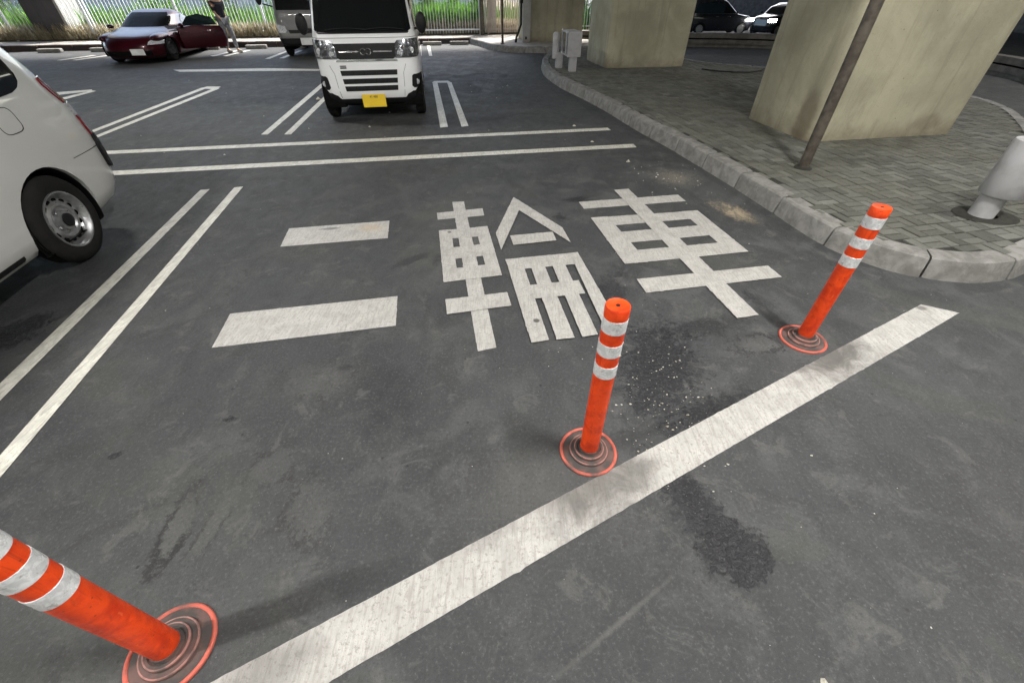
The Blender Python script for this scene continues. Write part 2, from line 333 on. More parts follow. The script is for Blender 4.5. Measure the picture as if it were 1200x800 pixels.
for k in ('leaf', 'leaf_dark', 'dry'):
    t = NT(M[k]); t.set('Subsurface Weight', 0)
    tr = t.node('ShaderNodeBsdfTranslucent'); mx = t.node('ShaderNodeMixShader', {0: .4})
    src = t.bsdf.inputs['Base Color'].links[0].from_socket
    t.l.new(src, tr.inputs[0]); t.l.new(t.bsdf.outputs[0], mx.inputs[1]); t.l.new(tr.outputs[0], mx.inputs[2])
    t.l.new(mx.outputs[0], t.n['Material Output'].inputs[0])

# ------------------------------------------------------------------ ground
def far_z(x, y):
    def s(a, b, q):
        q = max(0, min(1, (q - a) / (b - a))); return q * q * (3 - 2 * q)
    return -.88 * s(16.6, 29, y) * s(4.5, 8.5, x)
xs = [-300, -120, -50, -25, -12, 0, 3, 4.5, 5.5, 6.5, 7.5, 8.5, 10, 14, 20, 30, 60, 120, 300]
ys = [-300, -100, -30, -8, 0, 8, 16.6, 18, 19.5, 21, 22.5, 24, 25.5, 27, 29, 33, 40, 60, 120, 400]
vs = [(x, y, far_z(x, y)) for y in ys for x in xs]; nx = len(xs)
fs = [(j * nx + i, j * nx + i + 1, (j + 1) * nx + i + 1, (j + 1) * nx + i) for j in range(len(ys) - 1) for i in range(nx - 1)]
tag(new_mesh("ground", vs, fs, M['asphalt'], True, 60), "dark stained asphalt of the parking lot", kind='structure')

# --- painted markings (world metres; every stroke a thin sheet, crossing strokes one above the other)
def marking(name, quads, m, label, z0=.003, cat=None):
    V, F = [], []; jr = random.Random(len(quads) * 7 + int(abs(quads[0][0][0]) * 100)); worn = 'character' in name or 'thick' in name
    for i, q in enumerate(quads):
        z = z0 + i * .0007; k = len(V)
        if worn:      # chipped, slightly wandering edges
            q2 = []
            for (x0, y0), (x1, y1) in zip(q, q[1:] + q[:1]):
                L = math.hypot(x1 - x0, y1 - y0); n = max(1, int(L / .022)); nx_, ny_ = -(y1 - y0) / L, (x1 - x0) / L
                for t_ in range(n):
                    j = jr.gauss(0, .0006) + (jr.uniform(.002, .005) if jr.random() < .035 else 0)
                    q2.append((x0 + (x1 - x0) * t_ / n + nx_ * j, y0 + (y1 - y0) * t_ / n + ny_ * j))
            q = q2
        V += [(x, y, z) for x, y in q]; F.append(tuple(range(k, k + len(q))))
    o = new_mesh(name, V, F, m)
    bm = bmesh.new(); bm.from_mesh(o.data)
    for f in bm.faces:
        f.normal_update()
        if f.normal.z < 0: f.normal_flip()
    bm.to_mesh(o.data); bm.free()
    return tag(o, label, cat, kind='structure')
K1 = [[(-1.888, 3.276), (-1.072, 3.426), (-1.012, 3.1), (-1.827, 2.955)], [(-1.772, 2.081), (-0.76, 2.274), (-0.705, 1.961), (-1.711, 1.759)]]
K2 = [[(-0.567, 3.836), (-0.457, 3.846), (-0.089, 1.762), (-0.193, 1.73)], [(-0.679, 3.586), (-0.272, 3.688), (-0.248, 3.531), (-0.652, 3.443)],
 [(-0.614, 3.232), (-0.21, 3.313), (-0.179, 3.14), (-0.586, 3.076)], [(-0.559, 2.919), (-0.157, 3.011), (-0.124, 2.829), (-0.528, 2.739)],
 [(-0.504, 2.602), (-0.101, 2.698), (-0.071, 2.532), (-0.474, 2.438)], [(-0.614, 3.232), (-0.514, 3.252), (-0.373, 2.46), (-0.474, 2.438)],
 [(-0.31, 3.292), (-0.21, 3.313), (-0.071, 2.532), (-0.166, 2.504)], [(-0.437, 2.231), (-0.032, 2.315), (-0.004, 2.162), (-0.408, 2.07)],
 [(0.014, 3.94), (0.065, 3.642), (-0.084, 2.894), (-0.134, 3.182)], [(0.014, 3.94), (0.427, 3.28), (0.469, 3.016), (0.065, 3.633)],
 [(-0.016, 3.132), (0.337, 3.2), (0.358, 3.05), (0.011, 2.971)], [(-0.052, 2.746), (0.504, 2.851), (0.525, 2.685), (-0.017, 2.588)],
 [(-0.031, 2.638), (0.087, 2.638), (0.215, 1.819), (0.112, 1.796)], [(.136, 2.648), (.236, 2.665), (.366, 1.84), (.261, 1.822)],
 [(.293, 2.672), (.387, 2.691), (.506, 1.867), (.411, 1.845)], [(.440, 2.834), (.504, 2.851), (.659, 1.899), (.561, 1.881)],
 [(0.118, 2.391), (0.464, 2.453), (0.487, 2.291), (0.143, 2.228)]]
K3 = [[(0.633, 3.836), (1.629, 4.014), (1.656, 3.857), (0.664, 3.677)], [(0.697, 3.483), (1.692, 3.637), (1.719, 3.487), (0.728, 3.307)],
 [(0.749, 3.182), (1.743, 3.356), (1.774, 3.175), (0.783, 2.993)], [(0.804, 2.867), (1.797, 3.045), (1.828, 2.872), (0.835, 2.687)],
 [(0.697, 3.483), (0.85, 3.509), (1.013, 2.716), (0.835, 2.687)], [(1.538, 3.614), (1.692, 3.637), (1.828, 2.872), (1.676, 2.844)],
 [(0.873, 2.477), (1.877, 2.661), (1.905, 2.505), (0.9, 2.308)], [(1.021, 4.126), (1.173, 4.155), (1.542, 2.064), (1.394, 2.031)]]
marking("character_two_marking", K1, M['paint'], "white painted kanji for two, a pair of broad bars")
marking("character_wheel_marking", K2, M['paint'], "white painted kanji for wheel between the bars and the last character")
marking("character_vehicle_marking", K3, M['paint'], "white painted kanji for vehicle nearest the kerb")
d = Vector((2.647 + .891, 2.181 - .27)).normalized()
marking("thick_line_marking", [[(-.891 - 1.6 * d.x, .27 - 1.6 * d.y), (2.647, 2.181), (2.821, 2.09), (-.546 - 1.6 * d.x, .266 - 1.6 * d.y - .0)]], M['paint'], "broad scuffed white line crossing diagonally below the three posts")
def uvq(l): return [tuple(W(u, v)[:2]) for u, v in l]
marking("bay_line_marking", [uvq([(-2.36, -.6), (-2.375, 4.61), (-2.29, 4.62), (-2.27, -.6)])], M['paint_thin'], "white bay line beside the cream car")
marking("bay_line_marking", [uvq([(-2.03, -.6), (-2.062, 4.625), (-1.98, 4.635), (-1.95, -.6)])], M['paint_thin'], "white bay line nearer the kanji")
marking("cross_line_marking", [uvq([(-9, 6.21), (2.463, 6.165), (2.463, 6.026), (-9, 6.06)])], M['paint_thin'], "upper long white line across the lot")
marking("cross_line_marking", [uvq([(-9, 5.40), (2.518, 5.354), (2.503, 5.208), (-9, 5.24)])], M['paint_thin'], "lower long yellowish white line across the lot")
marking("bay_divider_marking", [[(-3.439, 6.142), (-3.97, 10.2), (-3.86, 10.2), (-3.346, 6.142)], [(-3.123, 6.142), (-3.62, 10.1), (-3.52, 10.1), (-3.03, 6.142)]], M['paint_thin'], "pair of white lines at the left of the white van")
marking("bay_divider_marking", [[(-1.655, 10.052), (-1.555, 10.052), (-.924, 6.542), (-1.029, 6.495)], [(-1.36, 10.10), (-1.262, 10.052), (-.632, 6.589), (-.727, 6.542)], [(-1.66, 10.0), (-1.647, 10.2), (-1.36, 10.25), (-1.265, 10.03)]], M['paint_thin'], "white hairpin shaped lines at the right of the white van")
marking("bay_divider_marking", [[(-5.922, 6.359), (-6.144, 9.48), (-6.02, 9.45), (-5.821, 6.227)], [(-5.66, 6.018), (-5.87, 9.45), (-5.746, 9.4), (-5.561, 5.858)], [(-6.144, 9.408), (-6.10, 9.60), (-5.82, 9.58), (-5.75, 9.3)]], M['paint_thin'], "white hairpin shaped lines behind the cream car")
marking("bay_divider_marking", [[(-8.715, 8.991), (-8.18, 9.3), (-8.06, 9.15), (-8.5, 8.68)], [(-8.14, 8.5), (-8.10, 9.2), (-7.98, 9.15), (-7.96, 8.4)]], M['paint_thin'], "tip of white lines far behind the cream car")
marking("faded_bar_marking", [[(-8.083, 11.70), (-5.886, 11.95), (-4.563, 11.8), (-4.563, 11.55), (-5.55, 11.55), (-7.756, 11.42)]], M['paint_thin'], "faded white bar in front of the wine red car")
for q, lb in (([[(-8.565, 14.161), (-8.477, 15.5), (-8.35, 15.5), (-8.42, 14.1)], [(-8.2, 14.161), (-8.15, 15.5), (-8.03, 15.5), (-8.08, 14.1)]], "far white bay lines beside the wine red car"),
              ([[(-6.75, 13.6), (-6.9, 15.4), (-6.78, 15.4), (-6.62, 13.6)], [(-6.4, 13.7), (-6.52, 15.4), (-6.40, 15.4), (-6.27, 13.7)]], "far white bay lines beside the grey truck"),
              ([[(-3.092, 16.675), (-3.0, 16.675), (-2.56, 14.161), (-2.65, 14.161)], [(-2.80, 16.675), (-2.70, 16.675), (-2.26, 14.161), (-2.35, 14.161)]], "far white bay lines by the wheel stops"),
              ([[(-12.2, 13.3), (-12.0, 14.3), (-11.87, 14.3), (-12.07, 13.3)], [(-11.8, 13.3), (-11.6, 14.3), (-11.47, 14.3), (-11.65, 13.3)]], "far white bay lines by the dark pillar")):
    marking("bay_line_marking", q, M['paint_thin'], lb)

# ------------------------------------------------------------------ kerbs and pavements
def smooth_path(pts, step=.05):
    P = [Vector((p[0], p[1], 0)) for p in pts]; out = []
    for i in range(len(P) - 1):
        p0, p1, p2, p3 = P[max(i - 1, 0)], P[i], P[i + 1], P[min(i + 2, len(P) - 1)]
        n = max(2, int((p2 - p1).length / step))
        for k in range(n):
            t = k / n
            out.append(.5 * ((2 * p1) + (p2 - p0) * t + (2 * p0 - 5 * p1 + 4 * p2 - p3) * t * t + (3 * p1 - p0 - 3 * p2 + p3) * t ** 3))
    out.append(P[-1]); return out
def offset(path, d):
    o = []
    for i, p in enumerate(path):
        t = (path[min(i + 1, len(path) - 1)] - path[max(i - 1, 0)]).normalized()
        o.append(p + Vector((-t.y, t.x, 0)) * d)
    return o
def kerb_run(path, stone=.6, h=.15, wid=.17, side=1):
    """kerb stones one after another along a path; side=+1: the pavement lies to the left of the direction of travel"""
    bm = bmesh.new(); prof = [(0, -.02), (.026, .118), (.034, .138), (.050, h), (wid, h + .002), (wid, -.02)]
    acc = 0; segs = []; cur = [path[0]]
    for a, b in zip(path, path[1:]):
        L = (b - a).length; acc += L; cur.append(b)
        if acc >= stone: segs.append(cur); cur = [b]; acc = 0
    if len(cur) > 1: segs.append(cur)
    rnd = random.Random(3)
    for s in segs:
        off = rnd.uniform(-.004, .004); dz = rnd.uniform(-.003, .003)
        rings = []
        n = len(s)
        for i, p in enumerate(s):
            t = (s[min(i + 1, n - 1)] - s[max(i - 1, 0)]).normalized(); nn = Vector((-t.y, t.x, 0)) * side
            q = p.copy()
            if i == 0: q = p + t * .009
            if i == n - 1: q = p - t * .009
            sh = .006 if i in (0, n - 1) else 0
            rings.append([bm.verts.new(q + nn * (x + off + (sh if k < 4 else 0)) + Vector((0, 0, z + (dz - sh if 0 < k < 5 else 0)))) for k, (x, z) in enumerate(prof)])
        m_ = len(prof)
        for a, b in zip(rings, rings[1:]):
            for k in range(m_): bm.faces.new((a[k], a[(k + 1) % m_], b[(k + 1) % m_], b[k]))
        bm.faces.new(rings[0]); bm.faces.new(list(reversed(rings[-1])))
    return bm
# island under the big pillar: kerb base line, running from the far tip towards the camera and round the near corner
front = [(1.3, 14.6), (.95, 13.6), (.74, 12.4), (.70, 11.2), (.76, 10.5), (.97, 9.4), (1.27, 8.4), (1.53, 7.4), (1.76, 6.3), (1.95, 5.6), (2.08, 5.0), (2.21, 4.4), (2.32, 3.8), (2.42, 3.15), (2.52, 2.86), (2.74, 2.585), (3.03, 2.45), (3.33, 2.44), (3.66, 2.55), (4.3, 2.95), (5.2, 3.9), (6.3, 5.2), (7.2, 6.4), (7.62, 7.2), (7.72, 8.1), (7.2, 9.5), (6.3, 10.6), (5.5, 11.25), (4.7, 11.75), (4.2, 12.7), (3.6, 14.0), (2.6, 14.9), (1.8, 15.0), (1.3, 14.6)]
fp = smooth_path(front)
inner = offset(fp, .165)
tag(obj("kerb", kerb_run(fp), M['kerb'], smooth=True, angle=24), "weathered concrete kerb stones round the paved island", kind='structure')
def inside(x, y, poly):
    c = False; j = len(poly) - 1
    for i in range(len(poly)):
        a, b = poly[i], poly[j]
        if (a.y > y) != (b.y > y) and x < (b.x - a.x) * (y - a.y) / (b.y - a.y) + a.x: c = not c
        j = i
    return c
bm = bmesh.new(); prism(bm, [(p.x, p.y) for p in offset(fp, .08)[:-1]], -.02, .138)
tag(obj("pavement_bed", bm, M['joint']), "dirt in the joints of the paving", kind='structure')
# basket-weave paving bricks, each a real slab with its own tone
V, F, T = [], [], []
rb = random.Random(11); cell = .165
thp = TH + R(2)
PX, PY = Vector((math.cos(thp), math.sin(thp), 0)), Vector((-math.sin(thp), math.cos(thp), 0))
inner_pad = offset(fp, .168)
for i in range(-12, 75):
    for j in range(-8, 110):
        for k in range(2):
            if (i + j) % 2: cu, cv, hu, hv = i + .5, j + .25 + .5 * k, .5, .25
            else: cu, cv, hu, hv = i + .25 + .5 * k, j + .5, .25, .5
            c = PX * cu * cell + PY * cv * cell
            if not inside(c.x, c.y, inner_pad): continue
            g = .0048; hu, hv = hu * cell - g, hv * cell - g
            z = .150 + rb.uniform(-.0025, .0025); tl = rb.uniform(-.012, .012)
            base = len(V); pts = []
            for e, zz in ((0, .137), (0, z - .003), (.004, z)):
                for a, b in ((-1, -1), (1, -1), (1, 1), (-1, 1)):
                    p = c + PX * a * (hu - e) + PY * b * (hv - e); V.append((p.x, p.y, zz + (tl * a * hu if zz > .14 else 0)))
            tone = min(1, max(0, rb.gauss(.42, .26)))
            for r_ in (0, 4):
                for q in range(4): F.append((base + r_ + q, base + r_ + (q + 1) % 4, base + r_ + 4 + (q + 1) % 4, base + r_ + 4 + q)); T.append(tone)
            F.append((base + 8, base + 9, base + 10, base + 11)); T.append(tone)
pv = new_mesh("pavement", V, F, M['paver'])
at = pv.data.attributes.new('tone', 'FLOAT', 'FACE'); at.data.foreach_set('value', T)
tag(pv, "basket weave brick paving of the island, dusty grey green", kind='structure')

# kerb and footpath at the back of the lot, and the small island with the far pillar
p2 = smooth_path([W(-30, 17.4), W(-12, 17.4), W(-5, 17.4), W(1.55, 17.4)], .3)
bm = kerb_run(p2, .6, .15, .16, side=1)
tag(obj("kerb", bm, M['kerb_dark'], smooth=True), "dark shaded kerb along the back of the parking lot", kind='structure')
bm = bmesh.new(); prism(bm, [tuple(W(a, b)[:2]) for a, b in ((-30, 17.5), (1.9, 17.5), (1.9, 18.9), (-30, 18.9))], -.02, .152)
tag(obj("footpath", bm, M['path']), "pale concrete footpath in front of the fence", kind='structure')
isl = smooth_path([(-1.45, 17.3), (-1.05, 16.5), (-.72, 15.7), (-.35, 15.15), (.2, 14.85), (1.2, 14.75), (2.3, 14.9), (3.4, 15.2), (4.2, 15.7), (4.4, 16.6), (4.0, 18.0), (2.5, 19.5), (-1.0, 19.2), (-1.45, 17.3)], .1)
tag(obj("kerb", kerb_run(isl, .6, .15, .15), M['kerb'], smooth=True), "kerb stones round the small island by the far pillar", kind='structure')
bm = bmesh.new(); prism(bm, [(p.x, p.y) for p in offset(isl, .10)[:-1]], -.02, .149)
tag(obj("far_pavement", bm, M['path']), "grey paving of the small island by the far pillar", kind='structure')
bm = bmesh.new()
prism(bm, [tuple(W(a, b)[:2]) for a, b in ((-60, 18.9), (9, 18.9), (9, 60), (-60, 60))], -.02, .20)
tag(obj("terrain", bm, M['earth']), "weedy dry earth behind the fence", kind='structure')

# ------------------------------------------------------------------ viaduct: pillars and deck
def pillar(name, uvs, z0, z1, label, m, bev=.10, pad=True):
    t = thing(name, label, "pillar", (uvs[0], uvs[1], 0), TH, "concrete pillars holding up the viaduct")
    bm = bmesh.new(); hx, hy = uvs[2] / 2, uvs[3] / 2
    pts = []
    for sx, sy, a0 in ((1, -1, -90), (1, 1, 0), (-1, 1, 90), (-1, -1, 180)):
        for k in range(5):
            a = R(a0 + k * 22.5); pts.append((sx * (hx - bev) + bev * math.cos(a), sy * (hy - bev) + bev * math.sin(a)))
    prism(bm, pts, z0, z1)
    obj("shaft", bm, m, t, smooth=True, angle=30)
    bm = bmesh.new(); box(bm, (0, 0, z1 - .35), (uvs[2] + .5, uvs[3] + .5, .7), bevel=.05); obj("capital", bm, m, t)
    if pad:
        bm = bmesh.new(); box(bm, (0, 0, .158), (uvs[2] + .16, uvs[3] + .16, .016), bevel=.004); obj("footing", bm, M['joint'], t)
    return t
c = W(0, 0)
def ctr(a, b, dx, dy):  # world corner a (near-left), size along EX, EY
    return Vector((a[0], a[1], 0)) + EX * dx / 2 + EY * dy / 2
q = ctr((3.485, 5.24), 0, 2.02, 1.20)if False else ctr((3.485, 5.24), 0, 0, 0) if False else Vector((3.485, 5.24, 0)) + EX * 1.01 + EY * .61
pillar("concrete_pillar", (q.x, q.y, 2.02, 1.22), .15, 5.4, "broad yellowish concrete pillar behind the leaning brown post", M['pillar'], .10, False)
q = Vector((2.06, 10.80, 0)) + EX * .93 + EY * .75
pillar("concrete_pillar", (q.x, q.y, 1.86, 1.5), .15, 5.4, "concrete pillar behind the grey steel barrier end, second of the row", M['pillar'], .14, False)
q = Vector((.40, 16.25, 0)) + EX * .95 + EY * .6
pillar("concrete_pillar", (q.x, q.y, 1.9, 1.2), .15, 5.4, "farthest concrete pillar of the row with a pale left edge", M['pillar'], .08, False)
q = W(-12.0, 19.0) + EX * -.4
pillar("dark_pillar", (-14.75, 16.95, .95, 1.0), .15, 5.4, "dark leaning looking pillar behind the cream car by the footpath", M['pillar_dark'], .03, False)
dp = bpy.data.objects['dark_pillar']; bm = bmesh.new(); box(bm, (.51, 0, 2.6), (.07, 1.04, 4.9), bevel=.01); obj('daylit_side_slab', bm, M['pillar_pale'], dp)  # pale slab puts daylight on the pillar's side into its colour
deck = thing("viaduct_deck", "concrete viaduct deck roofing the parking lot on pillars", "viaduct", (0, 0, 0), TH)
bm = bmesh.new(); prism(bm, [(-70, -60), (60, -60), (60, 37), (8.5, 37), (8.5, 18.6), (-70, 18.6)], 5.9, 6.3); obj("deck_slab", bm, M['deck'], deck)  # outer reaches widened to keep daylight off the lot and far cars
for i, v in enumerate((-22, -14, -6, 6, 12, 17.4)):
    bm = bmesh.new(); box(bm, (-1, v, 5.65), (54, .7, .5)); obj("girder", bm, M['deck'], deck)
bm = bmesh.new(); box(bm, (-31, 18.45, 5.2), (78, .3, 1.5)); obj("daylight_cut_beam", bm, M['deck'], deck)  # added beam, hangs low to cut daylight spilling in under the deck

# lamps hung under the deck, plus added fill lamps
POW = [2.6, .15, 1.65, 1.75, .25, .4, .3, .3]
LAMPS_AND_FILL = [(12.0, 7.0), (-4.5, 9.3), (-4.49, -.13), (2.25, .12), (-10.7, .0), (7.9, .2), (-4.5, -8), (1.7, -8)]  # first two are added fill, brightening the road and a dark pillar face
def make_lamp():
    t = thing("ceiling_lamp", "fluorescent batten lamp hung under the viaduct deck", "lamp", (0, 0, 0), TH, "batten lamps under the viaduct deck")
    bm = bmesh.new(); box(bm, (0, 0, .06), (1.25, .16, .08), bevel=.01); box(bm, (-.4, 0, .3), (.02, .02, .45)); box(bm, (.4, 0, .3), (.02, .02, .45)); obj("casing", bm, M['lamp_case'], t)
    bm = bmesh.new(); lathe(bm, [(.028, -.6), (.028, .6)], 12, Matrix.Translation((0, 0, 0)) @ Matrix.Rotation(R(90), 4, 'Y')); obj("fluorescent_tube", bm, M['lamp_emit'], t, True)
    return t
lamp0 = make_lamp()
for i, (u, v) in enumerate(LAMPS_AND_FILL):
    o = lamp0 if i == 0 else copy_tree(lamp0)
    o.location = W(u, v, 5.35)
    if i == 3: o.rotation_euler = (0, 0, TH + R(90))
    ld = bpy.data.lights.new("lamp_light", 'AREA'); ld.shape = 'RECTANGLE'; ld.size = 1.2; ld.size_y = .12; ld.energy = LAMP_W * POW[i]; ld.color = (1, .975, .935)
    lo = bpy.data.objects.new("lamp_light", ld); COL.objects.link(lo); lo.parent = o; lo.location = (0, 0, -.04)

# ------------------------------------------------------------------ bollards
def make_bollard():
    t = thing("flexible_bollard", "x", "bollard", group="orange flexible bollards along the broad white line")
    r0, r1 = .040, .0415
    bands = [(.50, .555), (.602, .655), (.704, .758)]
    bm = bmesh.new()
    lathe(bm, [(.043, .018), (.0405, .035), (.040, .06), (.040, .30), (.0402, .50), (.0404, .555), (.0404, .602), (.0406, .655), (.0406, .704), (.0408, .758), (.0412, .764), (.0412, .797), (.039, .801), (.036, .7995)], 40)
    obj("post", bm, M['orange'], t, True, 50)
    for a, b in bands:
        bm = bmesh.new(); lathe(bm, [(.0402, a), (.0417, a + .001), (.0417, b - .001), (.0404, b)], 40, cap0=False, cap1=False); obj("reflective_band", bm, M['foil'], t, True, 50)
    bm = bmesh.new(); lathe(bm, [(.007, .799), (.007, .8008)], 16); obj("cap_hole", bm, M['plastic'], t)
    bm = bmesh.new(); lathe(bm, [(.120, .0), (.119, .006), (.108, .008), (.085, .010), (.083, .019), (.079, .023), (.071, .022), (.066, .023), (.064, .034), (.060, .038), (.052, .037), (.047, .032), (.0445, .036), (.043, .046), (.03, .046)], 56)
    bs = obj("base", bm, M['orange_dirty'], t, True, 30)
    bm = bmesh.new(); lathe(bm, [(.1160, .0), (.1250, .0005), (.1265, .006), (.1235, .0115), (.1165, .0120), (.1125, .0078)], 56, cap0=False, cap1=False); obj("edge_ring", bm, M['base_edge'], bs, True, 60)
    for a_, z_ in ((.081, .0225), (.062, .0375)):
        bm = bmesh.new(); lathe(bm, [(a_ - .0045, z_ - .002), (a_ - .002, z_ + .0012), (a_ + .001, z_ + .0008), (a_ + .0025, z_ - .004)], 56, cap0=False, cap1=False); obj('step_ring', bm, M['step_ring'], bs, True, 60)
    return t
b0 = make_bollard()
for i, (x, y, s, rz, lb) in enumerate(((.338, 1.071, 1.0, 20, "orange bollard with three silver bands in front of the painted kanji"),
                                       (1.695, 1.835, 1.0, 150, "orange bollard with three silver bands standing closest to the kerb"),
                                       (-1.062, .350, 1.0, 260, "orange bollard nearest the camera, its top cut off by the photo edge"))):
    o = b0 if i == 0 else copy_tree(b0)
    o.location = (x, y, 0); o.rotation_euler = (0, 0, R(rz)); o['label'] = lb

# ------------------------------------------------------------------ posts on the island
t = thing("sign_post", "thin brown steel post standing before the broad pillar", "post", (3.243, 4.766 - .03, 0))
P0 = (2.96, 4.34)
t.location = (P0[0], P0[1], .15)
bm = bmesh.new(); lathe(bm, [(.05, -.02), (.05, 2.75), (.03, 2.77)], 20); obj("pole", bm, M['rust'], t, True)
bm = bmesh.new(); lathe(bm, [(.085, 0.0), (.075, .012), (.055, .02)], 20); obj("collar", bm, M['joint'], t, True)
bm = bmesh.new(); lathe(bm, [(.27, -.004), (.27, .004)], 40, Matrix.Translation((.0, -.06, 2.38)) @ Matrix.Rotation(R(90), 4, 'X')); obj("sign_disc", bm, M['lamp_case'], t)

t = thing("stub_bollard", "stout pale coated pipe on a thinner leg set in a hollow", "bollard", (3.80, 3.21, .15))
bm = bmesh.new(); lathe(bm, [(.083, -.1), (.083, .2)], 28); obj("leg", bm, M['greypipe'], t, True)
bm = bmesh.new(); lathe(bm, [(.09, .172), (.132, .170), (.138, .178), (.142, .545), (.135, .560), (.10, .568)], 40, Matrix.Translation((.03, 0, 0))); obj("sleeve", bm, M['greypipe'], t, True, 40)
bm = bmesh.new(); lathe(bm, [(.23, .0035), (.19, .006), (.13, .0045), (.09, .0035)], 30, Matrix.Diagonal((1, .8, 1, 1)) @ Matrix.Translation((.03, -.01, 0))); obj("soil_pocket", bm, M['dark_hole'], t, True)  # dark colour paints the shadow in the hollow round the leg

# steel barrier end by the second pillar
t = thing("barrier_end", "pale grey box barrier end on two stout legs at the kerb tip", "barrier", (1.17, 10.55, .15), R(8))
bm = bmesh.new()
for x, y in ((.08, -.12), (-.06, .42)): box(bm, (x, y, .14), (.13, .13, .30), bevel=.008)
obj("leg", bm, M['greypipe'], t) if False else bm.free()
for x, y in ((.09, -.13), (-.08, .40)):
    bm = bmesh.new(); box(bm, (x, y, .13), (.145, .13, .30), bevel=.008); obj("leg", bm, M['greypipe'], t)
bm = bmesh.new(); box(bm, (.09, -.18, .46), (.28, .05, .42), bevel=.01); obj("end_plate", bm, M['greypipe'], t)
bm = bmesh.new(); box(bm, (.09, .14, .66), (.27, .60, .035), bevel=.006); box(bm, (.09, .14, .275), (.27, .60, .035), bevel=.006); box(bm, (.20, .14, .46), (.03, .60, .36), bevel=.004); box(bm, (-.03, .02, .46), (.03, .10, .36)); box(bm, (-.03, .40, .46), (.03, .12, .36)); obj("rail_box", bm, M['greypipe'], t)
bm = bmesh.new(); box(bm, (.10, .14, .46), (.12, .5, .34)); obj("cavity", bm, M['gap'], t)
bm = bmesh.new(); lathe(bm, [(.055, -.06), (.075, -.05), (.075, .38), (.055, .41), (.02, .42)], 20, Matrix.Translation((-.16, .42, .22))); obj("pipe", bm, M['greypipe'], t, True)

# poles by the far pillar
t = thing("slim_pole", "slim dark pole on the small island by the beige slat fence", "pole", (-.288, 15.54, .15)); bm = bmesh.new(); lathe(bm, [(.035, -.02), (.03, 2.4)], 12); obj("shaft", bm, M['rust'], t, True)
bm = bmesh.new(); lathe(bm, [(.07, 0), (.06, .02), (.035, .03)], 12); obj("foot", bm, M['rust'], t, True)
t = thing("bent_pipe", "bent dark grey pipe beside the farthest pillar of the row", "pipe", (.215, 16.0, .15)); bm = bmesh.new(); tube(bm, [(-.10, 0, -.02), (-.08, 0, .12), (0, 0, .3), (.06, 0, .45), (.07, 0, 2.2)], .035); obj("shaft", bm, M['plastic'], t, True)
bm = bmesh.new(); tube(bm, [(.02, 0, 1.0), (.12, .0, 1.0)], .045); obj("bracket", bm, M['plastic'], t, True)
t = thing("lit_pillar_side", "pale upright duct fixed by the farthest pillar", "strip", (.44, 16.02, .15), TH)
bm = bmesh.new(); box(bm, (.0, 0, 1.1), (.22, .16, 2.2), bevel=.01); obj("lit_side_strip", bm, M['pillar_pale'], t)  # pale upright paints the lit left face of the farthest pillar
bm = bmesh.new(); box(bm, (-.02, -.09, .12), (.05, .03, .07), bevel=.005); obj("socket", bm, M['plastic'], t)

# thin cable lying on the paving beside the second pillar
bm = bmesh.new(); tube(bm, smooth_path([(4.1, 10.6, 0), (4.35, 10.3, 0), (4.8, 10.15, 0), (5.3, 10.4, 0), (5.6, 10.8, 0)], .1) and [Vector((a, b, .166)) for a, b in ((4.1, 10.6), (4.3, 10.35), (4.6, 10.2), (4.95, 10.18), (5.25, 10.35), (5.5, 10.7))], .012, 6)
tag(obj("cable", bm, M['plastic'], smooth=True), "dark cable lying on the paving by the second pillar", "cable")

# wheel stops
ws = thing("wheel_stop", "x", "wheel stop", group="low concrete wheel stops along the back kerb")
bm = bmesh.new(); box(bm, (0, 0, .05), (.62, .15, .10), bevel=.025); obj("block", bm, M['kerb'], ws)
bm = bmesh.new(); box(bm, (0, 0, .101), (.42, .05, .004)); obj("reflector_strip", bm, M['path'], ws)
stops = [(-10.95, "wheel stop farthest to the left, behind the cream car"), (-9.55, "wheel stop just left of the wine red car"), (-8.05, "wheel stop behind the wine red car's near side"), (-6.6, "wheel stop by the walking person's feet"), (-5.2, "wheel stop between the person and the grey truck"), (-4.0, "wheel stop under the grey truck"), (.15 + .12, "wheel stop right of the white van"), (1.17, "last wheel stop before the small island")]
for i, (u, lb) in enumerate(stops):
    o = ws if i == 0 else copy_tree(ws); o.location = W(u, 17.05, 0); o.rotation_euler = (0, 0, TH); o['label'] = lb

bm = bmesh.new(); pp = [(6.6 + .75 * math.cos(a) * (1 + .2 * math.sin(3 * a)), 12.1 + .42 * math.sin(a) * (1 + .2 * math.cos(2 * a)), .004) for a in [2 * math.pi * k / 40 for k in range(40)]]
bm.faces.new([bm.verts.new(p_) for p_ in pp]); M['puddle'] = mat('puddle_water', (.05, .055, .065), .05, scale=2, rvar=.01, spec=.6)
tag(obj("water_puddle", bm, M['puddle']), "thin puddle on the road between island and divider", kind='structure')
# road divider behind the island
t = thing("road_divider", "low stepped concrete divider between the two roads", "barrier")
dv = smooth_path([(1.9, 17.4), (3.2, 16.75), (5.0, 16.4), (7.8, 15.9), (9.5, 14.4), (10.5, 12.4), (10.7, 10.9), (10.4, 9.7), (9.6, 8.3), (8.8, 7.2)], .2)
def sweep(bm, path, prof, side=1):
    rings = []
    for i, p in enumerate(path):
        tt = (path[min(i + 1, len(path) - 1)] - path[max(i - 1, 0)]).normalized(); nn = Vector((-tt.y, tt.x, 0)) * side
        rings.append([bm.verts.new(p + nn * x + Vector((0, 0, z))) for x, z in prof])
    n = len(prof)
    for a, b in zip(rings, rings[1:]):
        for k in range(n): bm.faces.new((a[k], a[(k + 1) % n], b[(k + 1) % n], b[k]))
    bm.faces.new(rings[0]); bm.faces.new(list(reversed(rings[-1])))
M['divider'] = mat("grimy_grey_brown_concrete", (.13, .12, .11), .7, col2=(.08, .074, .068), scale=4, bump=.3)
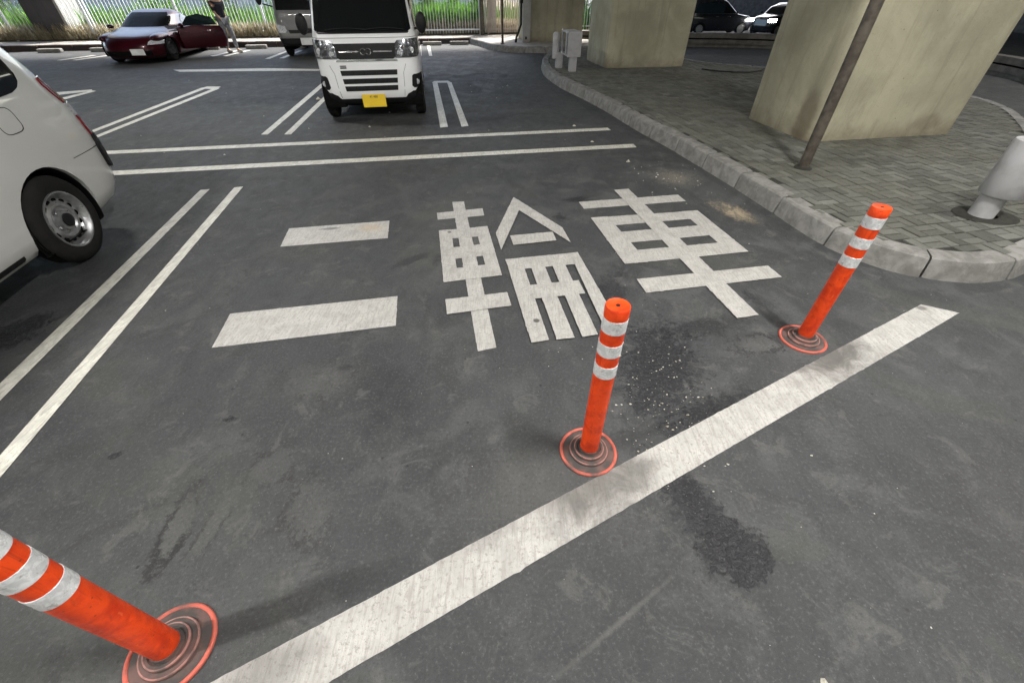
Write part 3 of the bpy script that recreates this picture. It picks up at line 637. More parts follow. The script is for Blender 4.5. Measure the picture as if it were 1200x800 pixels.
bm = bmesh.new(); sweep(bm, dv, [(.06, 0), (.06, .09), (.02, .09), (.02, .20), (.3, .20), (.3, 0)]); obj("base_block", bm, M['divider'], t)
bm = bmesh.new(); sweep(bm, dv, [(.10, .23), (.05, .24), (.05, .36), (.09, .37), (.25, .37), (.25, .23)]); obj("rail", bm, M['divider'], t)
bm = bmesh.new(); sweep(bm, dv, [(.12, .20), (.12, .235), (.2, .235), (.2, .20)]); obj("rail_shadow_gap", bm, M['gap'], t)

# ------------------------------------------------------------------ vehicles
class Body:
    def __init__(s, slices, nf=6, nr=6): s.s = slices; s.nf, s.nr = nf, nr
    def at(s, z):
        S = s.s
        if z <= S[0][0]: return S[0][1:]
        for a, b in zip(S, S[1:]):
            if z <= b[0]:
                t = (z - a[0]) / (b[0] - a[0]); return tuple(p + (q - p) * t for p, q in zip(a[1:], b[1:]))
        return S[-1][1:]
    def pt(s, phi, z):
        xf, xr, hw = s.at(z)[:3]; a, xc = (xf - xr) / 2, (xf + xr) / 2; c, si = math.cos(phi), math.sin(phi)
        n = s.nf if c > 0 else s.nr
        return Vector((xc + a * math.copysign(abs(c) ** (2 / n), c), hw * math.copysign(abs(si) ** (2 / n), si), z))
    def side(s, x, z, sg=1):
        xf, xr, hw = s.at(z)[:3]; a, xc = (xf - xr) / 2, (xf + xr) / 2; t = max(-1, min(1, (x - xc) / a))
        n = s.nf if t > 0 else s.nr
        return sg * math.acos(math.copysign(abs(t) ** (n / 2), t))
    def front(s, y, z):
        hw = s.at(z)[2]; t = max(-1, min(1, y / hw)); return math.copysign(math.asin(abs(t) ** (s.nf / 2)), t)
    def rear(s, y, z):
        hw = s.at(z)[2]; t = max(-1, min(1, y / hw)); return math.pi - math.copysign(math.asin(abs(t) ** (s.nr / 2)), t)
    def nrm(s, phi, z):
        e = 1e-3; a = s.pt(phi + e, z) - s.pt(phi - e, z); b = s.pt(phi, z + .004) - s.pt(phi, z - .004)
        n = a.cross(b); return n.normalized() if n.length > 1e-12 else Vector((1, 0, 0))
    def mesh(s, name, m, parent, arches=(), N=120, wellw=.3):
        zr = s.s[len(s.s) // 2][0]; M_ = 4000; P = [s.pt(2 * math.pi * i / M_, zr) for i in range(M_ + 1)]
        L = [0]
        for a, b in zip(P, P[1:]): L.append(L[-1] + (b - a).length)
        ph = []; j = 0
        for k in range(N):
            tgt = L[-1] * k / N
            while L[j] < tgt: j += 1
            ph.append(2 * math.pi * j / M_)
        zs = []
        for a, b in zip(s.s, s.s[1:]):
            n = max(1, int((b[0] - a[0]) / .05)); zs += [a[0] + (b[0] - a[0]) * k / n for k in range(n)]
        zs.append(s.s[-1][0])
        bm = bmesh.new(); rings = [[bm.verts.new(s.pt(p, z)) for p in ph] for z in zs]
        for a, b in zip(rings, rings[1:]):
            for k in range(N): bm.faces.new((a[k], a[(k + 1) % N], b[(k + 1) % N], b[k]))
        bm.faces.new(list(reversed(rings[0]))); bm.faces.new(rings[-1])
        o = obj(name, bm, m, None, False)
        cuts = []
        for (x, z, r, y, sg) in arches:
            c = bmesh.new(); lathe(c, [(r, -wellw), (r, wellw)], 40, Matrix.Translation((x, sg * y, z)) @ Matrix.Rotation(R(90), 4, 'X'))
            cut = obj("cutter", c); cuts.append(cut)
            md = o.modifiers.new("b", 'BOOLEAN'); md.object = cut; md.operation = 'DIFFERENCE'; md.solver = 'EXACT'
        if cuts:
            dg = bpy.context.evaluated_depsgraph_get(); dg.update()
            me = bpy.data.meshes.new_from_object(o.evaluated_get(dg)); o.modifiers.clear(); o.data = me
            for c in cuts: bpy.data.objects.remove(c)
        o.data.shade_smooth(); o.data.set_sharp_from_angle(angle=R(28)); o.parent = parent
        return o
    def patch(s, name, rows, m, parent, d=.005, nu=14, nv=4, back=.012):
        zs = []
        for (z0, a0, b0), (z1, a1, b1) in zip(rows, rows[1:]):
            for k in range(nv): t = k / nv; zs.append((z0 + (z1 - z0) * t, a0 + (a1 - a0) * t, b0 + (b1 - b0) * t))
        zs.append(rows[-1]); bm = bmesh.new(); G, B = [], []
        for z, a, b in zs:
            g, bb = [], []
            for i in range(nu + 1):
                p = a + (b - a) * i / nu; q = s.pt(p, z); n = s.nrm(p, z); g.append(bm.verts.new(q + n * d)); bb.append(bm.verts.new(q - n * back))
            G.append(g); B.append(bb)
        for j in range(len(zs) - 1):
            for i in range(nu): bm.faces.new((G[j][i], G[j][i + 1], G[j + 1][i + 1], G[j + 1][i]))
            bm.faces.new((G[j][0], G[j + 1][0], B[j + 1][0], B[j][0])); bm.faces.new((G[j][nu], B[j][nu], B[j + 1][nu], G[j + 1][nu]))
        for i in range(nu):
            bm.faces.new((G[0][i], B[0][i], B[0][i + 1], G[0][i + 1])); bm.faces.new((G[-1][i], G[-1][i + 1], B[-1][i + 1], B[-1][i]))
        return obj(name, bm, m, parent, True, 40)
    def frows(s, rows):   # rows of (z, y0, y1) on the nose
        return [(z, s.front(a, z), s.front(b, z)) for z, a, b in rows]
    def srows(s, rows, sg=1): return [(z, s.side(a, z, sg), s.side(b, z, sg)) for z, a, b in rows]

def arch_liner(parent, x, z, r, y, sg, depth=.28):
    bm = bmesh.new(); ro, ri = r - .002, r - .012; n = 40; rings = []
    for rr, yy in ((ro, y + .004), (ri, y + .002), (ri, y - depth), (.02, y - depth)):
        rings.append([bm.verts.new((x + rr * math.cos(2 * math.pi * i / n), sg * yy, z + rr * math.sin(2 * math.pi * i / n))) for i in range(n)])
    for a, b in zip(rings, rings[1:]):
        for i in range(n): bm.faces.new((a[i], a[(i + 1) % n], b[(i + 1) % n], b[i]))
    for v in list(bm.verts):
        if v.co.z < .17: v.co.z = .17
    return obj("wheel_arch_liner", bm, M['gap'], parent, True)

def wheel(parent, x, y, r, wdt, sg, rimr, rim_m, holes=0, name="wheel"):
    w_ = thing(name, None, None, (x, sg * y, r), 0); w_.parent = parent
    w_.rotation_euler = (0, 0, 0 if sg > 0 else math.pi)
    A = Matrix.Rotation(R(-90), 4, 'X')   # local z -> +y outward
    h = wdt / 2
    bm = bmesh.new()
    prof = [(rimr - .004, -h + .01), (rimr + .02, -h), (r - .04, -h), (r - .012, -h + .012), (r, -h + .035)]
    for k in range(4):
        z = -h + .045 + k * (wdt - .09) / 4; s = (wdt - .09) / 4
        prof += [(r, z), (r, z + s * .7), (r - .007, z + s * .75), (r - .007, z + s * .95)]
    prof += [(r, h - .035), (r - .012, h - .012), (r - .035, h - .001), (r - .055, h + .002), (rimr + .025, h + .001), (rimr + .006, h - .006), (rimr - .004, h - .012)]
    lathe(bm, prof, 56, A, False, False); obj("tyre", bm, M['tyre'], w_, True, 40)
    bm = bmesh.new()
    if holes:
        lathe(bm, [(rimr + .004, h - .008), (rimr + .002, h + .001), (rimr - .006, h), (rimr - .012, h - .012), (rimr - .020, h - .020), (rimr - .028, h - .045), (rimr - .036, h - .052), (rimr * .70, h - .040), (rimr * .60, h - .030), (rimr * .52, h - .032), (rimr * .45, h - .052), (rimr * .36, h - .056), (rimr * .33, h - .02), (rimr * .22, h - .018)], 64, A, False, True)
        rm = obj("rim", bm, rim_m, w_, True, 30)
        for k in range(holes):
            a = 2 * math.pi * k / holes; rr = rimr * .715
            Mx = A @ Matrix.Rotation(a, 4, 'Z') @ Matrix.Translation((rr, 0, h - .0415)) @ Matrix.Rotation(R(-14), 4, 'Y') @ Matrix.Diagonal((.78, 1, 1, 1))
            bm = bmesh.new(); lathe(bm, [(.0185, -.004), (.0185, .003), (.014, .0035)], 16, Mx); obj("rim_opening", bm, M['gap'], w_)
        bm = bmesh.new(); lathe(bm, [(rimr * .24, h - .02), (rimr * .235, h - .006), (rimr * .18, h - .002), (rimr * .05, h + .002)], 32, A); obj("hub_cap", bm, M['plastic'], w_, True)
        for k in range(4):
            a = 2 * math.pi * (k + .3) / 4
            bm = bmesh.new(); lathe(bm, [(.011, h - .05), (.010, h - .032), (.006, h - .029)], 8, A @ Matrix.Translation((rimr * .40 * math.cos(a), rimr * .40 * math.sin(a), 0))); obj("wheel_nut", bm, M['chrome'], w_, True)
    else:
        lathe(bm, [(rimr + .004, h - .008), (rimr - .006, h), (rimr - .02, h - .03), (rimr * .5, h - .02), (rimr * .2, h - .005)], 40, A, True, True)
        rm = obj("rim", bm, rim_m, w_, True, 30)
    return w_

HEAD = TH - R(90)      # noses towards the camera side of the lot
# ---- cream white station wagon at the left, seen from its rear quarter
wg = thing("station_wagon", "cream white station wagon with steel wheels cut off by the photo edge", "car", W(-3.47, 2.035), HEAD)
wb = Body([(.20, 1.98, -1.94, .775), (.24, 2.06, -2.04, .81), (.32, 2.10, -2.11, .832), (.45, 2.13, -2.135, .842), (.62, 2.12, -2.135, .848), (.70, 2.10, -2.115, .847), (.78, 2.08, -2.105, .842), (.88, 2.0, -2.085, .832), (.94, 1.86, -2.055, .824),
           (.98, 1.6, -2.03, .818), (1.01, 1.2, -2.01, .812), (1.03, 1.04, -1.995, .808), (1.12, .88, -1.955, .795), (1.22, .72, -1.895, .776), (1.32, .56, -1.825, .754), (1.40, .45, -1.77, .730), (1.46, .36, -1.70, .70), (1.495, .25, -1.62, .64), (1.515, .1, -1.48, .52), (1.525, -.1, -1.2, .3)], 4.5, 13)
ar = [(-1.275, .285, .355, .80, 1), (-1.275, .285, .355, .80, -1), (1.275, .285, .355, .80, 1), (1.275, .285, .355, .80, -1)]
wb.mesh("body", M['white_body'], wg, ar, 150)
for x, z, r, y, sg in ar: arch_liner(wg, x, z, r, .812, sg)
for sg in (1, -1):
    wheel(wg, -1.275, .755, .295, .165, sg, .188, M['steel'], 14); wheel(wg, 1.275, .755, .295, .165, sg, .188, M['steel'], 14)
    q = wb.patch("side_window", wb.srows([(1.03, -1.42, -.62), (1.037, -1.55, -.60), (1.055, -1.62, -.60), (1.085, -1.665, -.60), (1.13, -1.685, -.60), (1.20, -1.68, -.59), (1.30, -1.64, -.57), (1.40, -1.58, -.56)], sg), M['glass'], wg, .003, 24)
    wb.patch("side_window", wb.srows([(1.045, -.52, .84), (1.2, -.50, .62), (1.40, -.48, .36)], sg), M['glass'], wg, .003, 24)
    # tail lamp column wrapping the corner: red, clear, red, then a black corner guard
    def corner(z, xs_, yr): return (z, wb.side(xs_, z, sg), sg * abs(wb.rear(yr, z)) if sg > 0 else -abs(wb.rear(yr, z)))
    tl = wb.patch("tail_lamp", [corner(z, x, .62) for z, x in ((.90, -1.95), (.96, -1.90), (1.03, -1.86), (1.075, -1.86))], M['red_lens'], wg, .012, 16)
    wb.patch("indicator_lens", [corner(z, x, .64) for z, x in ((.815, -1.985), (.865, -1.965), (.897, -1.95))], M['clear_lens'], tl, .016, 16)
    wb.patch("lower_lens", [corner(z, x, .62) for z, x in ((.655, -2.02), (.72, -2.0), (.812, -1.985))], M['red_lens'], tl, .013, 16)
    wb.patch("corner_guard", [corner(z, x, .45) for z, x in ((.43, -2.02), (.45, -1.985), (.60, -1.975), (.65, -1.995), (.68, -2.02))], M['plastic'], wg, .022, 18)
    # door outlines as narrow grooves, fuel flap, sill crease
    for x0, x1 in ((-.60, -.592), (.30, .308), (1.0, 1.008)):
        wb.patch("door_seam", wb.srows([(.30, x0, x1), (1.03, x0, x1)], sg), M['gap'], wg, .0015, 2, 10)
    wb.patch("sill_trim", wb.srows([(.225, -.80, .85), (.262, -.80, .85)], sg), M['plastic'], wg, .002, 20)
wb.patch('bumper_seam', wb.srows([(.600, -2.06, -1.64), (.6035, -2.06, -1.64)]), M['gap'], wg, .0012, 30, 1)
fl = []
for k in range(33):
    a = 2 * math.pi * k / 32; cx, cz = -1.345, .915; ca, sa = math.cos(a), math.sin(a)
    fl.append((cx + .085 * math.copysign(abs(ca) ** .55, ca), cz + .070 * math.copysign(abs(sa) ** .55, sa)))
bm = bmesh.new(); tube(bm, [wb.pt(wb.side(x, z), z) + Vector((0, .0005, 0)) for x, z in fl], .0022, 6); obj("fuel_flap_seam", bm, M['gap'], wg, True)
wb.patch("rear_window", [(z, wb.rear(.60, z), wb.rear(-.60, z)) for z in (1.06, 1.2, 1.42)], M['glass'], wg, .004, 30)
wb.patch("windscreen", wb.frows([(1.05, -.66, .66), (1.2, -.62, .62), (1.44, -.54, .54)]), M['glass'], wg, .004, 30)
for sg in (1, -1):
    wb.patch("headlamp", wb.frows([(.68, sg * .45, sg * .78), (.86, sg * .48, sg * .76)]), M['lamp_inner'], wg, .006)
wb.patch("grille", wb.frows([(.66, -.40, .40), (.80, -.40, .40)]), M['plastic'], wg, .006)
bm = bmesh.new(); lathe(bm, [(.05, 0), (.055, .004), (.05, .008)], 16, Matrix.Translation((-1.275, .70, .285)) @ Matrix.Rotation(R(90), 4, 'X')); obj("brake_drum", bm, M['gap'], wg)

# ---- white kei van facing the camera
vn = thing("kei_van", "white boxy mini van with a yellow number plate facing the camera", "van", W(-.81, 7.56), HEAD)
vb = Body([(.20, .25, -2.9, .64), (.24, .31, -2.98, .69), (.30, .345, -3.02, .72), (.40, .365, -3.04, .735), (.60, .362, -3.05, .7375), (.80, .340, -3.05, .7375), (.93, .318, -3.05, .737), (.99, .300, -3.05, .735), (1.04, .262, -3.05, .732), (1.07, .232, -3.05, .730),
           (1.25, .105, -3.05, .712), (1.45, -.035, -3.04, .692), (1.65, -.175, -3.03, .668), (1.76, -.26, -3.01, .645), (1.82, -.34, -2.96, .60), (1.855, -.48, -2.85, .50), (1.87, -.7, -2.6, .3)], 9, 12)
ar = [(0, .27, .325, .70, s) for s in (1, -1)] + [(-2.45, .27, .325, .70, s) for s in (1, -1)]
vb.mesh("body", M['van_body'], vn, ar, 150)
for x, z, r, y, sg in ar: arch_liner(vn, x, z, r, .705, sg)
for sg in (1, -1):
    wheel(vn, 0, .655, .275, .15, sg, .155, M['steel']); wheel(vn, -2.45, .655, .275, .15, sg, .155, M['steel'])
F_ = vb.frows
vb.patch("windscreen", F_([(1.062, -.60, .60), (1.085, -.645, .645), (1.40, -.615, .615), (1.70, -.58, .58), (1.74, -.55, .55)]), M['glass'], vn, .004, 40)
vb.patch("wiper_panel", F_([(1.045, -.60, .60), (1.062, -.62, .62)]), M['plastic'], vn, .006, 30)
for a, b in ((-.5, .05), (.0, .55)):
    bm = bmesh.new(); tube(bm, [vb.pt(vb.front(a + (b - a) * k / 6, 1.075 + .02 * math.sin(k / 6 * 3.1)), 1.075 + .02 * math.sin(k / 6 * 3.1)) + Vector((.012, 0, .01)) for k in range(7)], .006, 6); obj("wiper", bm, M['plastic'], vn, True)
gr = vb.patch("grille", F_([(.765, -.36, .36), (.785, -.40, .40), (.90, -.40, .40), (.935, -.43, .43), (.94, -.43, .43)]), M['plastic'], vn, .012, 30)
vb.patch("grille_bar", F_([(.742, -.42, .42), (.764, -.40, .40)]), M['chrome'], gr, .018, 30)
vb.patch("grille_bar", F_([(.842, -.36, -.10), (.856, -.36, -.10)]), M['chrome'], gr, .017, 10)
vb.patch("grille_bar", F_([(.842, .10, .36), (.856, .10, .36)]), M['chrome'], gr, .017, 10)
for i, (cy, rr) in enumerate(((-.036, .036), (.036, .036))):
    bm = bmesh.new(); base = vb.pt(vb.front(cy, .85), .85)
    a0 = 30 if i == 0 else -150
    tube(bm, [base + Vector((.018, (rr * math.cos(R(a0 + k * 25))), rr * math.sin(R(a0 + k * 25)))) for k in range(12)], .0085, 6); obj("emblem", bm, M['chrome'], gr, True)
for sg in (1, -1):
    hl = vb.patch("headlight", F_([(.772, sg * .395, sg * .69), (.80, sg * .385, sg * .712), (.93, sg * .395, sg * .716), (.97, sg * .44, sg * .712), (.985, sg * .60, sg * .705)]), M['lamp_inner'], vn, .010, 24)
    for cy, cz, r_ in ((.46, .83, .036), (.52, .89, .026), (.62, .86, .040), (.67, .93, .018)):
        bm = bmesh.new(); b_ = vb.pt(vb.front(sg * cy, cz), cz); lathe(bm, [(r_, -.01), (r_, .010), (r_ * .75, .006), (r_ * .5, .012)], 20, Matrix.Translation(b_ + Vector((.006, 0, 0))) @ Matrix.Rotation(R(90), 4, 'Y')); obj("bulb_housing", bm, M['chrome'] if r_ < .03 else M['clear_lens'], hl, True)
    fg = vb.patch("fog_lamp", F_([(.405, sg * .60, sg * .70), (.43, sg * .575, sg * .715), (.55, sg * .590, sg * .72), (.57, sg * .61, sg * .715)]), M['plastic'], vn, .008, 14)
    bm = bmesh.new(); b_ = vb.pt(vb.front(sg * .65, .475), .475); lathe(bm, [(.036, 0), (.036, .010), (.026, .014)], 20, Matrix.Translation(b_) @ Matrix.Rotation(R(90), 4, 'Y')); obj("fog_lens", bm, M['clear_lens'], fg, True)
    # door mirror
    bm = bmesh.new()
    g = bmesh.ops.create_uvsphere(bm, u_segments=20, v_segments=12, radius=1, matrix=Matrix.Translation((.10, sg * .80, 1.15)) @ Matrix.Diagonal((.055, .075, .125, 1)))
    mr = obj("door_mirror", bm, M['plastic'], vn, True, 80)
    bm = bmesh.new(); tube(bm, [(.02, sg * .70, 1.08), (.07, sg * .80, 1.09)], .018); obj("mirror_arm", bm, M['plastic'], mr, True)
    vb.patch("side_window", vb.srows([(1.10, -.72, .02), (1.45, -.72, -.14), (1.62, -.70, -.26)], sg), M['glass'], vn, .004, 14)
    vb.patch("side_window", vb.srows([(1.10, -1.85, -.85), (1.62, -1.85, -.85)], sg), M['glass'], vn, .004, 14)
    vb.patch("side_window", vb.srows([(1.10, -2.85, -1.98), (1.62, -2.80, -1.98)], sg), M['glass'], vn, .004, 14)
for k, (z, hw) in enumerate(((.575, .385), (.475, .375), (.385, .365))):
    ve = vb.patch("air_slot", F_([(z, -hw, hw), (z + .062, -hw - .008, hw + .008)]), M['plastic'], vn, .004, 30)
    for yy in (-.22, -.07, .08, .23):
        vb.patch("slot_rib", F_([(z + .004, yy - .006, yy + .006), (z + .058, yy - .006, yy + .006)]), M['tyre'], ve, .008, 1)
vb.patch("number_badge", F_([(.66, -.385, -.30), (.675, -.385, -.30)]), M['plastic'], vn, .006, 4); vb.patch("number_badge", F_([(.683, -.385, -.30), (.695, -.385, -.30)]), M['plastic'], vn, .006, 4)
vb.patch("lower_bumper", [(z, vb.side(.16, z, -1), vb.side(.16, z, 1)) for z in (.205, .24, .285)], M['plastic'], vn, .008, 60)
for sg in (1, -1):
    vb.patch("lower_bumper", F_([(.285, sg * .46, sg * .715), (.33, sg * .50, sg * .728), (.365, sg * .58, sg * .732)]), M['plastic'], vn, .007, 14)
    vb.patch("bumper_crease", F_([(.30, sg * .445, sg * .449), (.60, sg * .475, sg * .479), (.70, sg * .52, sg * .524)]), M['gap'], vn, .0015, 2)
vb.patch("hood_seam", F_([(1.000, -.70, .70), (1.004, -.70, .70)]), M['gap'], vn, .0015, 40)
bm = bmesh.new(); box(bm, (.392, 0, .262), (.008, .33, .165), bevel=.003); pl = obj("number_plate", bm, M['plate_yellow'], vn)
def text(body, size, M4, m, parent, name="lettering"):
    cu = bpy.data.curves.new(name, 'FONT'); cu.body = body; cu.size = size; cu.extrude = .0006; cu.align_x = 'CENTER'
    o = bpy.data.objects.new(name, cu); COL.objects.link(o); o.data.materials.append(m); o.matrix_local = M4
    dg = bpy.context.evaluated_depsgraph_get(); me = bpy.data.meshes.new_from_object(o.evaluated_get(dg)); bpy.data.objects.remove(o)
    o = bpy.data.objects.new(name, me); COL.objects.link(o); o.parent = parent; o.matrix_local = M4
    return o
TX = Matrix(((0, 0, 1, 0), (1, 0, 0, 0), (0, 1, 0, 0), (0, 0, 0, 1)))
text("41 480", .042, Matrix.Translation((.397, 0, .300)) @ TX, M['ink'], pl, "plate_lettering")
bm = bmesh.new()
tube(bm, [(.0 + .0, .33 + .17 * math.cos(a), 1.06 + .14 * math.sin(a)) for a in [2 * math.pi * k / 20 for k in range(21)]], .012, 8)
bm.free()
bm = bmesh.new(); box(bm, (-1.3, 0, .22), (2.9, 1.1, .10)); obj("underbody", bm, M['gap'], vn)

# ---- grey mini truck parked behind the van
tk = thing("mini_truck", "dark silver mini truck cab parked behind the white van", "truck", W(-3.10, 15.15), HEAD)
tb = Body([(.26, .50, -1.0, .66), (.32, .56, -1.05, .70), (.45, .58, -1.05, .735), (.62, .57, -1.05, .7375), (.85, .54, -1.05, .7375), (.98, .50, -1.05, .73), (1.02, .46, -1.05, .725), (1.4, .28, -1.05, .70), (1.65, .14, -1.02, .67), (1.74, 0, -.95, .62), (1.78, -.3, -.8, .4)], 9, 12)
ar = [(0, .28, .33, .70, s) for s in (1, -1)]
tb.mesh("cab", M['grey_body'], tk, ar, 100)
for x, z, r, y, sg in ar: arch_liner(tk, x, z, r, .705, sg)
for sg in (1, -1):
    wheel(tk, 0, .65, .28, .15, sg, .155, M['steel']); wheel(tk, -1.95, .65, .28, .15, sg, .155, M['steel'])
    hl = tb.patch("headlight", tb.frows([(.56, sg * .50, sg * .70), (.60, sg * .46, sg * .72), (.70, sg * .48, sg * .722), (.73, sg * .60, sg * .70)]), M['clear_lens'], tk, .010, 12)
    bm = bmesh.new(); g = bmesh.ops.create_uvsphere(bm, u_segments=16, v_segments=10, radius=1, matrix=Matrix.Translation((.42, sg * .98, 1.26)) @ Matrix.Diagonal((.04, .075, .13, 1))); mr = obj("door_mirror", bm, M['plastic'], tk, True, 80)
    bm = bmesh.new(); tube(bm, [(.34, sg * .70, 1.10), (.40, sg * .92, 1.16)], .014); obj("mirror_arm", bm, M['plastic'], mr, True)
    tb.patch("side_window", tb.srows([(1.05, -.75, .30), (1.55, -.75, .05)], sg), M['glass'], tk, .004, 12)
tb.patch("windscreen", tb.frows([(1.03, -.62, .62), (1.35, -.60, .60), (1.62, -.56, .56)]), M['glass'], tk, .004, 30)
tb.patch("grille", tb.frows([(.545, -.40, .40), (.62, -.42, .42)]), M['plastic'], tk, .008, 20)
tb.patch("bumper", tb.frows([(.28, -.60, .60), (.34, -.69, .69), (.44, -.71, .71)]), M['plastic'], tk, .02, 24)
bm = bmesh.new(); box(bm, (.61, -.0, .37), (.01, .33, .16), bevel=.003); obj("number_plate", bm, M['plate_white'], tk)
bm = bmesh.new(); box(bm, (-2.0, 0, .62), (1.8, 1.40, .06)); box(bm, (-2.0, .70, .78), (1.8, .03, .30)); box(bm, (-2.0, -.70, .78), (1.8, .03, .30)); box(bm, (-2.9, 0, .78), (.03, 1.4, .30)); obj("cargo_bed", bm, M['grey_body'], tk)
bm = bmesh.new(); box(bm, (-1.5, 0, .42), (2.6, .6, .14)); obj("chassis", bm, M['plastic'], tk)

# ---- wine red sports coupe with its door open
cp = thing("sports_coupe", "low wine red sports car with one door swung open", "car", W(-7.27, 15.78), HEAD)
cb = Body([(.13, 1.92, -1.98, .78), (.20, 2.03, -2.07, .85), (.32, 2.07, -2.12, .872), (.44, 2.04, -2.14, .878), (.54, 1.97, -2.13, .872), (.62, 1.86, -2.11, .860), (.68, 1.68, -2.08, .842), (.73, 1.42, -2.02, .82), (.77, 1.12, -1.95, .80), (.80, .92, -1.86, .78), (.83, .80, -1.72, .755),
           (.90, .62, -1.48, .72), (.98, .42, -1.24, .685), (1.06, .22, -.98, .645), (1.13, .02, -.76, .60), (1.18, -.14, -.60, .54), (1.215, -.26, -.48, .44), (1.23, -.36, -.42, .2)], 3.2, 3.4)
ar = [(1.22, .30, .335, .82, s) for s in (1, -1)] + [(-1.22, .30, .335, .82, s) for s in (1, -1)]
cp.scale = (.93, .93, .84)
cb.mesh("body", M['wine'], cp, ar, 130)
for x, z, r, y, sg in ar: arch_liner(cp, x, z, r, .80, sg)
for sg in (1, -1):
    for x in (1.22, -1.22): wheel(cp, x, .69, .30, .18, sg, .19, M['plastic'])
    bm = bmesh.new(); bmesh.ops.create_uvsphere(bm, u_segments=24, v_segments=14, radius=1, matrix=Matrix.Translation((1.20, sg * .62, .61)) @ Matrix.Diagonal((.58, .17, .12, 1))); obj("front_fender", bm, M['wine'], cp, True, 80)
    bm = bmesh.new(); bmesh.ops.create_uvsphere(bm, u_segments=24, v_segments=14, radius=1, matrix=Matrix.Translation((-1.25, sg * .67, .66)) @ Matrix.Diagonal((.65, .20, .16, 1))); obj("rear_fender", bm, M['wine'], cp, True, 80)
    cb.patch("headlight", [(z, cb.front(sg * a, z), cb.front(sg * b, z)) for z, a, b in ((.47, .50, .76), (.53, .52, .77), (.57, .56, .74))], M['clear_lens'], cp, .010, 12)
    cb.patch("side_window", cb.srows([(.86, -.75, .45), (.98, -.70, .25), (1.10, -.60, .02)], sg), M['glass'], cp, .004, 16)
    cb.patch("side_window", cb.srows([(.86, -1.25, -.85), (.98, -1.0, -.82), (1.08, -.86, -.75)], sg), M['glass'], cp, .004, 8)
cb.patch("windscreen", cb.frows([(.835, -.62, .62), (.95, -.58, .58), (1.08, -.52, .52), (1.15, -.46, .46)]), M['glass_dull'], cp, .004, 30)
cb.patch("door_opening", cb.srows([(.24, -.52, .60), (.60, -.52, .64), (.84, -.50, .62)], 1), M['interior'], cp, .003, 16)
cb.patch("air_intake", cb.frows([(.22, -.52, .52), (.34, -.56, .56)]), M['gap'], cp, .006, 20)
bm = bmesh.new(); box(bm, (2.085, .28, .32), (.01, .33, .15), bevel=.003); obj("number_plate", bm, M['plate_white'], cp)
bm = bmesh.new(); bmesh.ops.create_uvsphere(bm, u_segments=14, v_segments=10, radius=1, matrix=Matrix.Translation((.62, -.84, .84)) @ Matrix.Diagonal((.07, .09, .055, 1))); obj("door_mirror", bm, M['wine'], cp, True, 80)
# opened door, hinged at the front
hx = Matrix.Translation((.66, .865, 0)) @ Matrix.Rotation(R(-62), 4, 'Z')   # closed door runs along -x
dr = thing("open_door", "wine red door swung wide open", None); dr.parent = cp; dr.matrix_local = hx
bm = bmesh.new()
prof = [(0, .24), (-1.12, .24), (-1.18, .45), (-1.16, .70), (-1.10, .80), (-.5, .84), (0, .80), (.02, .5)]
a = [bm.verts.new((x, .035, z)) for x, z in prof]; b = [bm.verts.new((x, -.06, z)) for x, z in prof]
mid = [bm.verts.new((x * .97 - .01, .065, .5 + (z - .5) * .6)) for x, z in prof]; n = len(prof)
for i in range(n):
    j = (i + 1) % n; bm.faces.new((a[i], a[j], b[j], b[i])); bm.faces.new((a[i], mid[i], mid[j], a[j]))
bm.faces.new(mid); bm.faces.new(list(reversed(b))); obj("door_panel", bm, M['wine'], dr, True, 25)
bm = bmesh.new(); box(bm, (-.55, -.066, .52), (.98, .01, .50), bevel=.004); obj("inner_lining", bm, M['interior'], dr)
bm = bmesh.new(); box(bm, (-.96, .068, .66), (.12, .012, .03), bevel=.004); obj("handle", bm, M['plastic'], dr)
bm = bmesh.new(); bmesh.ops.create_uvsphere(bm, u_segments=14, v_segments=10, radius=1, matrix=Matrix.Translation((-.12, .11, .86)) @ Matrix.Diagonal((.07, .09, .055, 1))); obj("door_mirror", bm, M['wine'], dr, True, 80)
bm = bmesh.new(); g = [bm.verts.new(p) for p in ((-.12, .0, .83), (-1.05, 0, .83), (-.98, -.07, 1.02), (-.65, -.10, 1.12), (-.35, -.09, 1.06))]; bm.faces.new(g)
g2 = bmesh.ops.solidify(bm, geom=list(bm.faces), thickness=.006); obj("door_glass", bm, M['glass_pale'], dr)

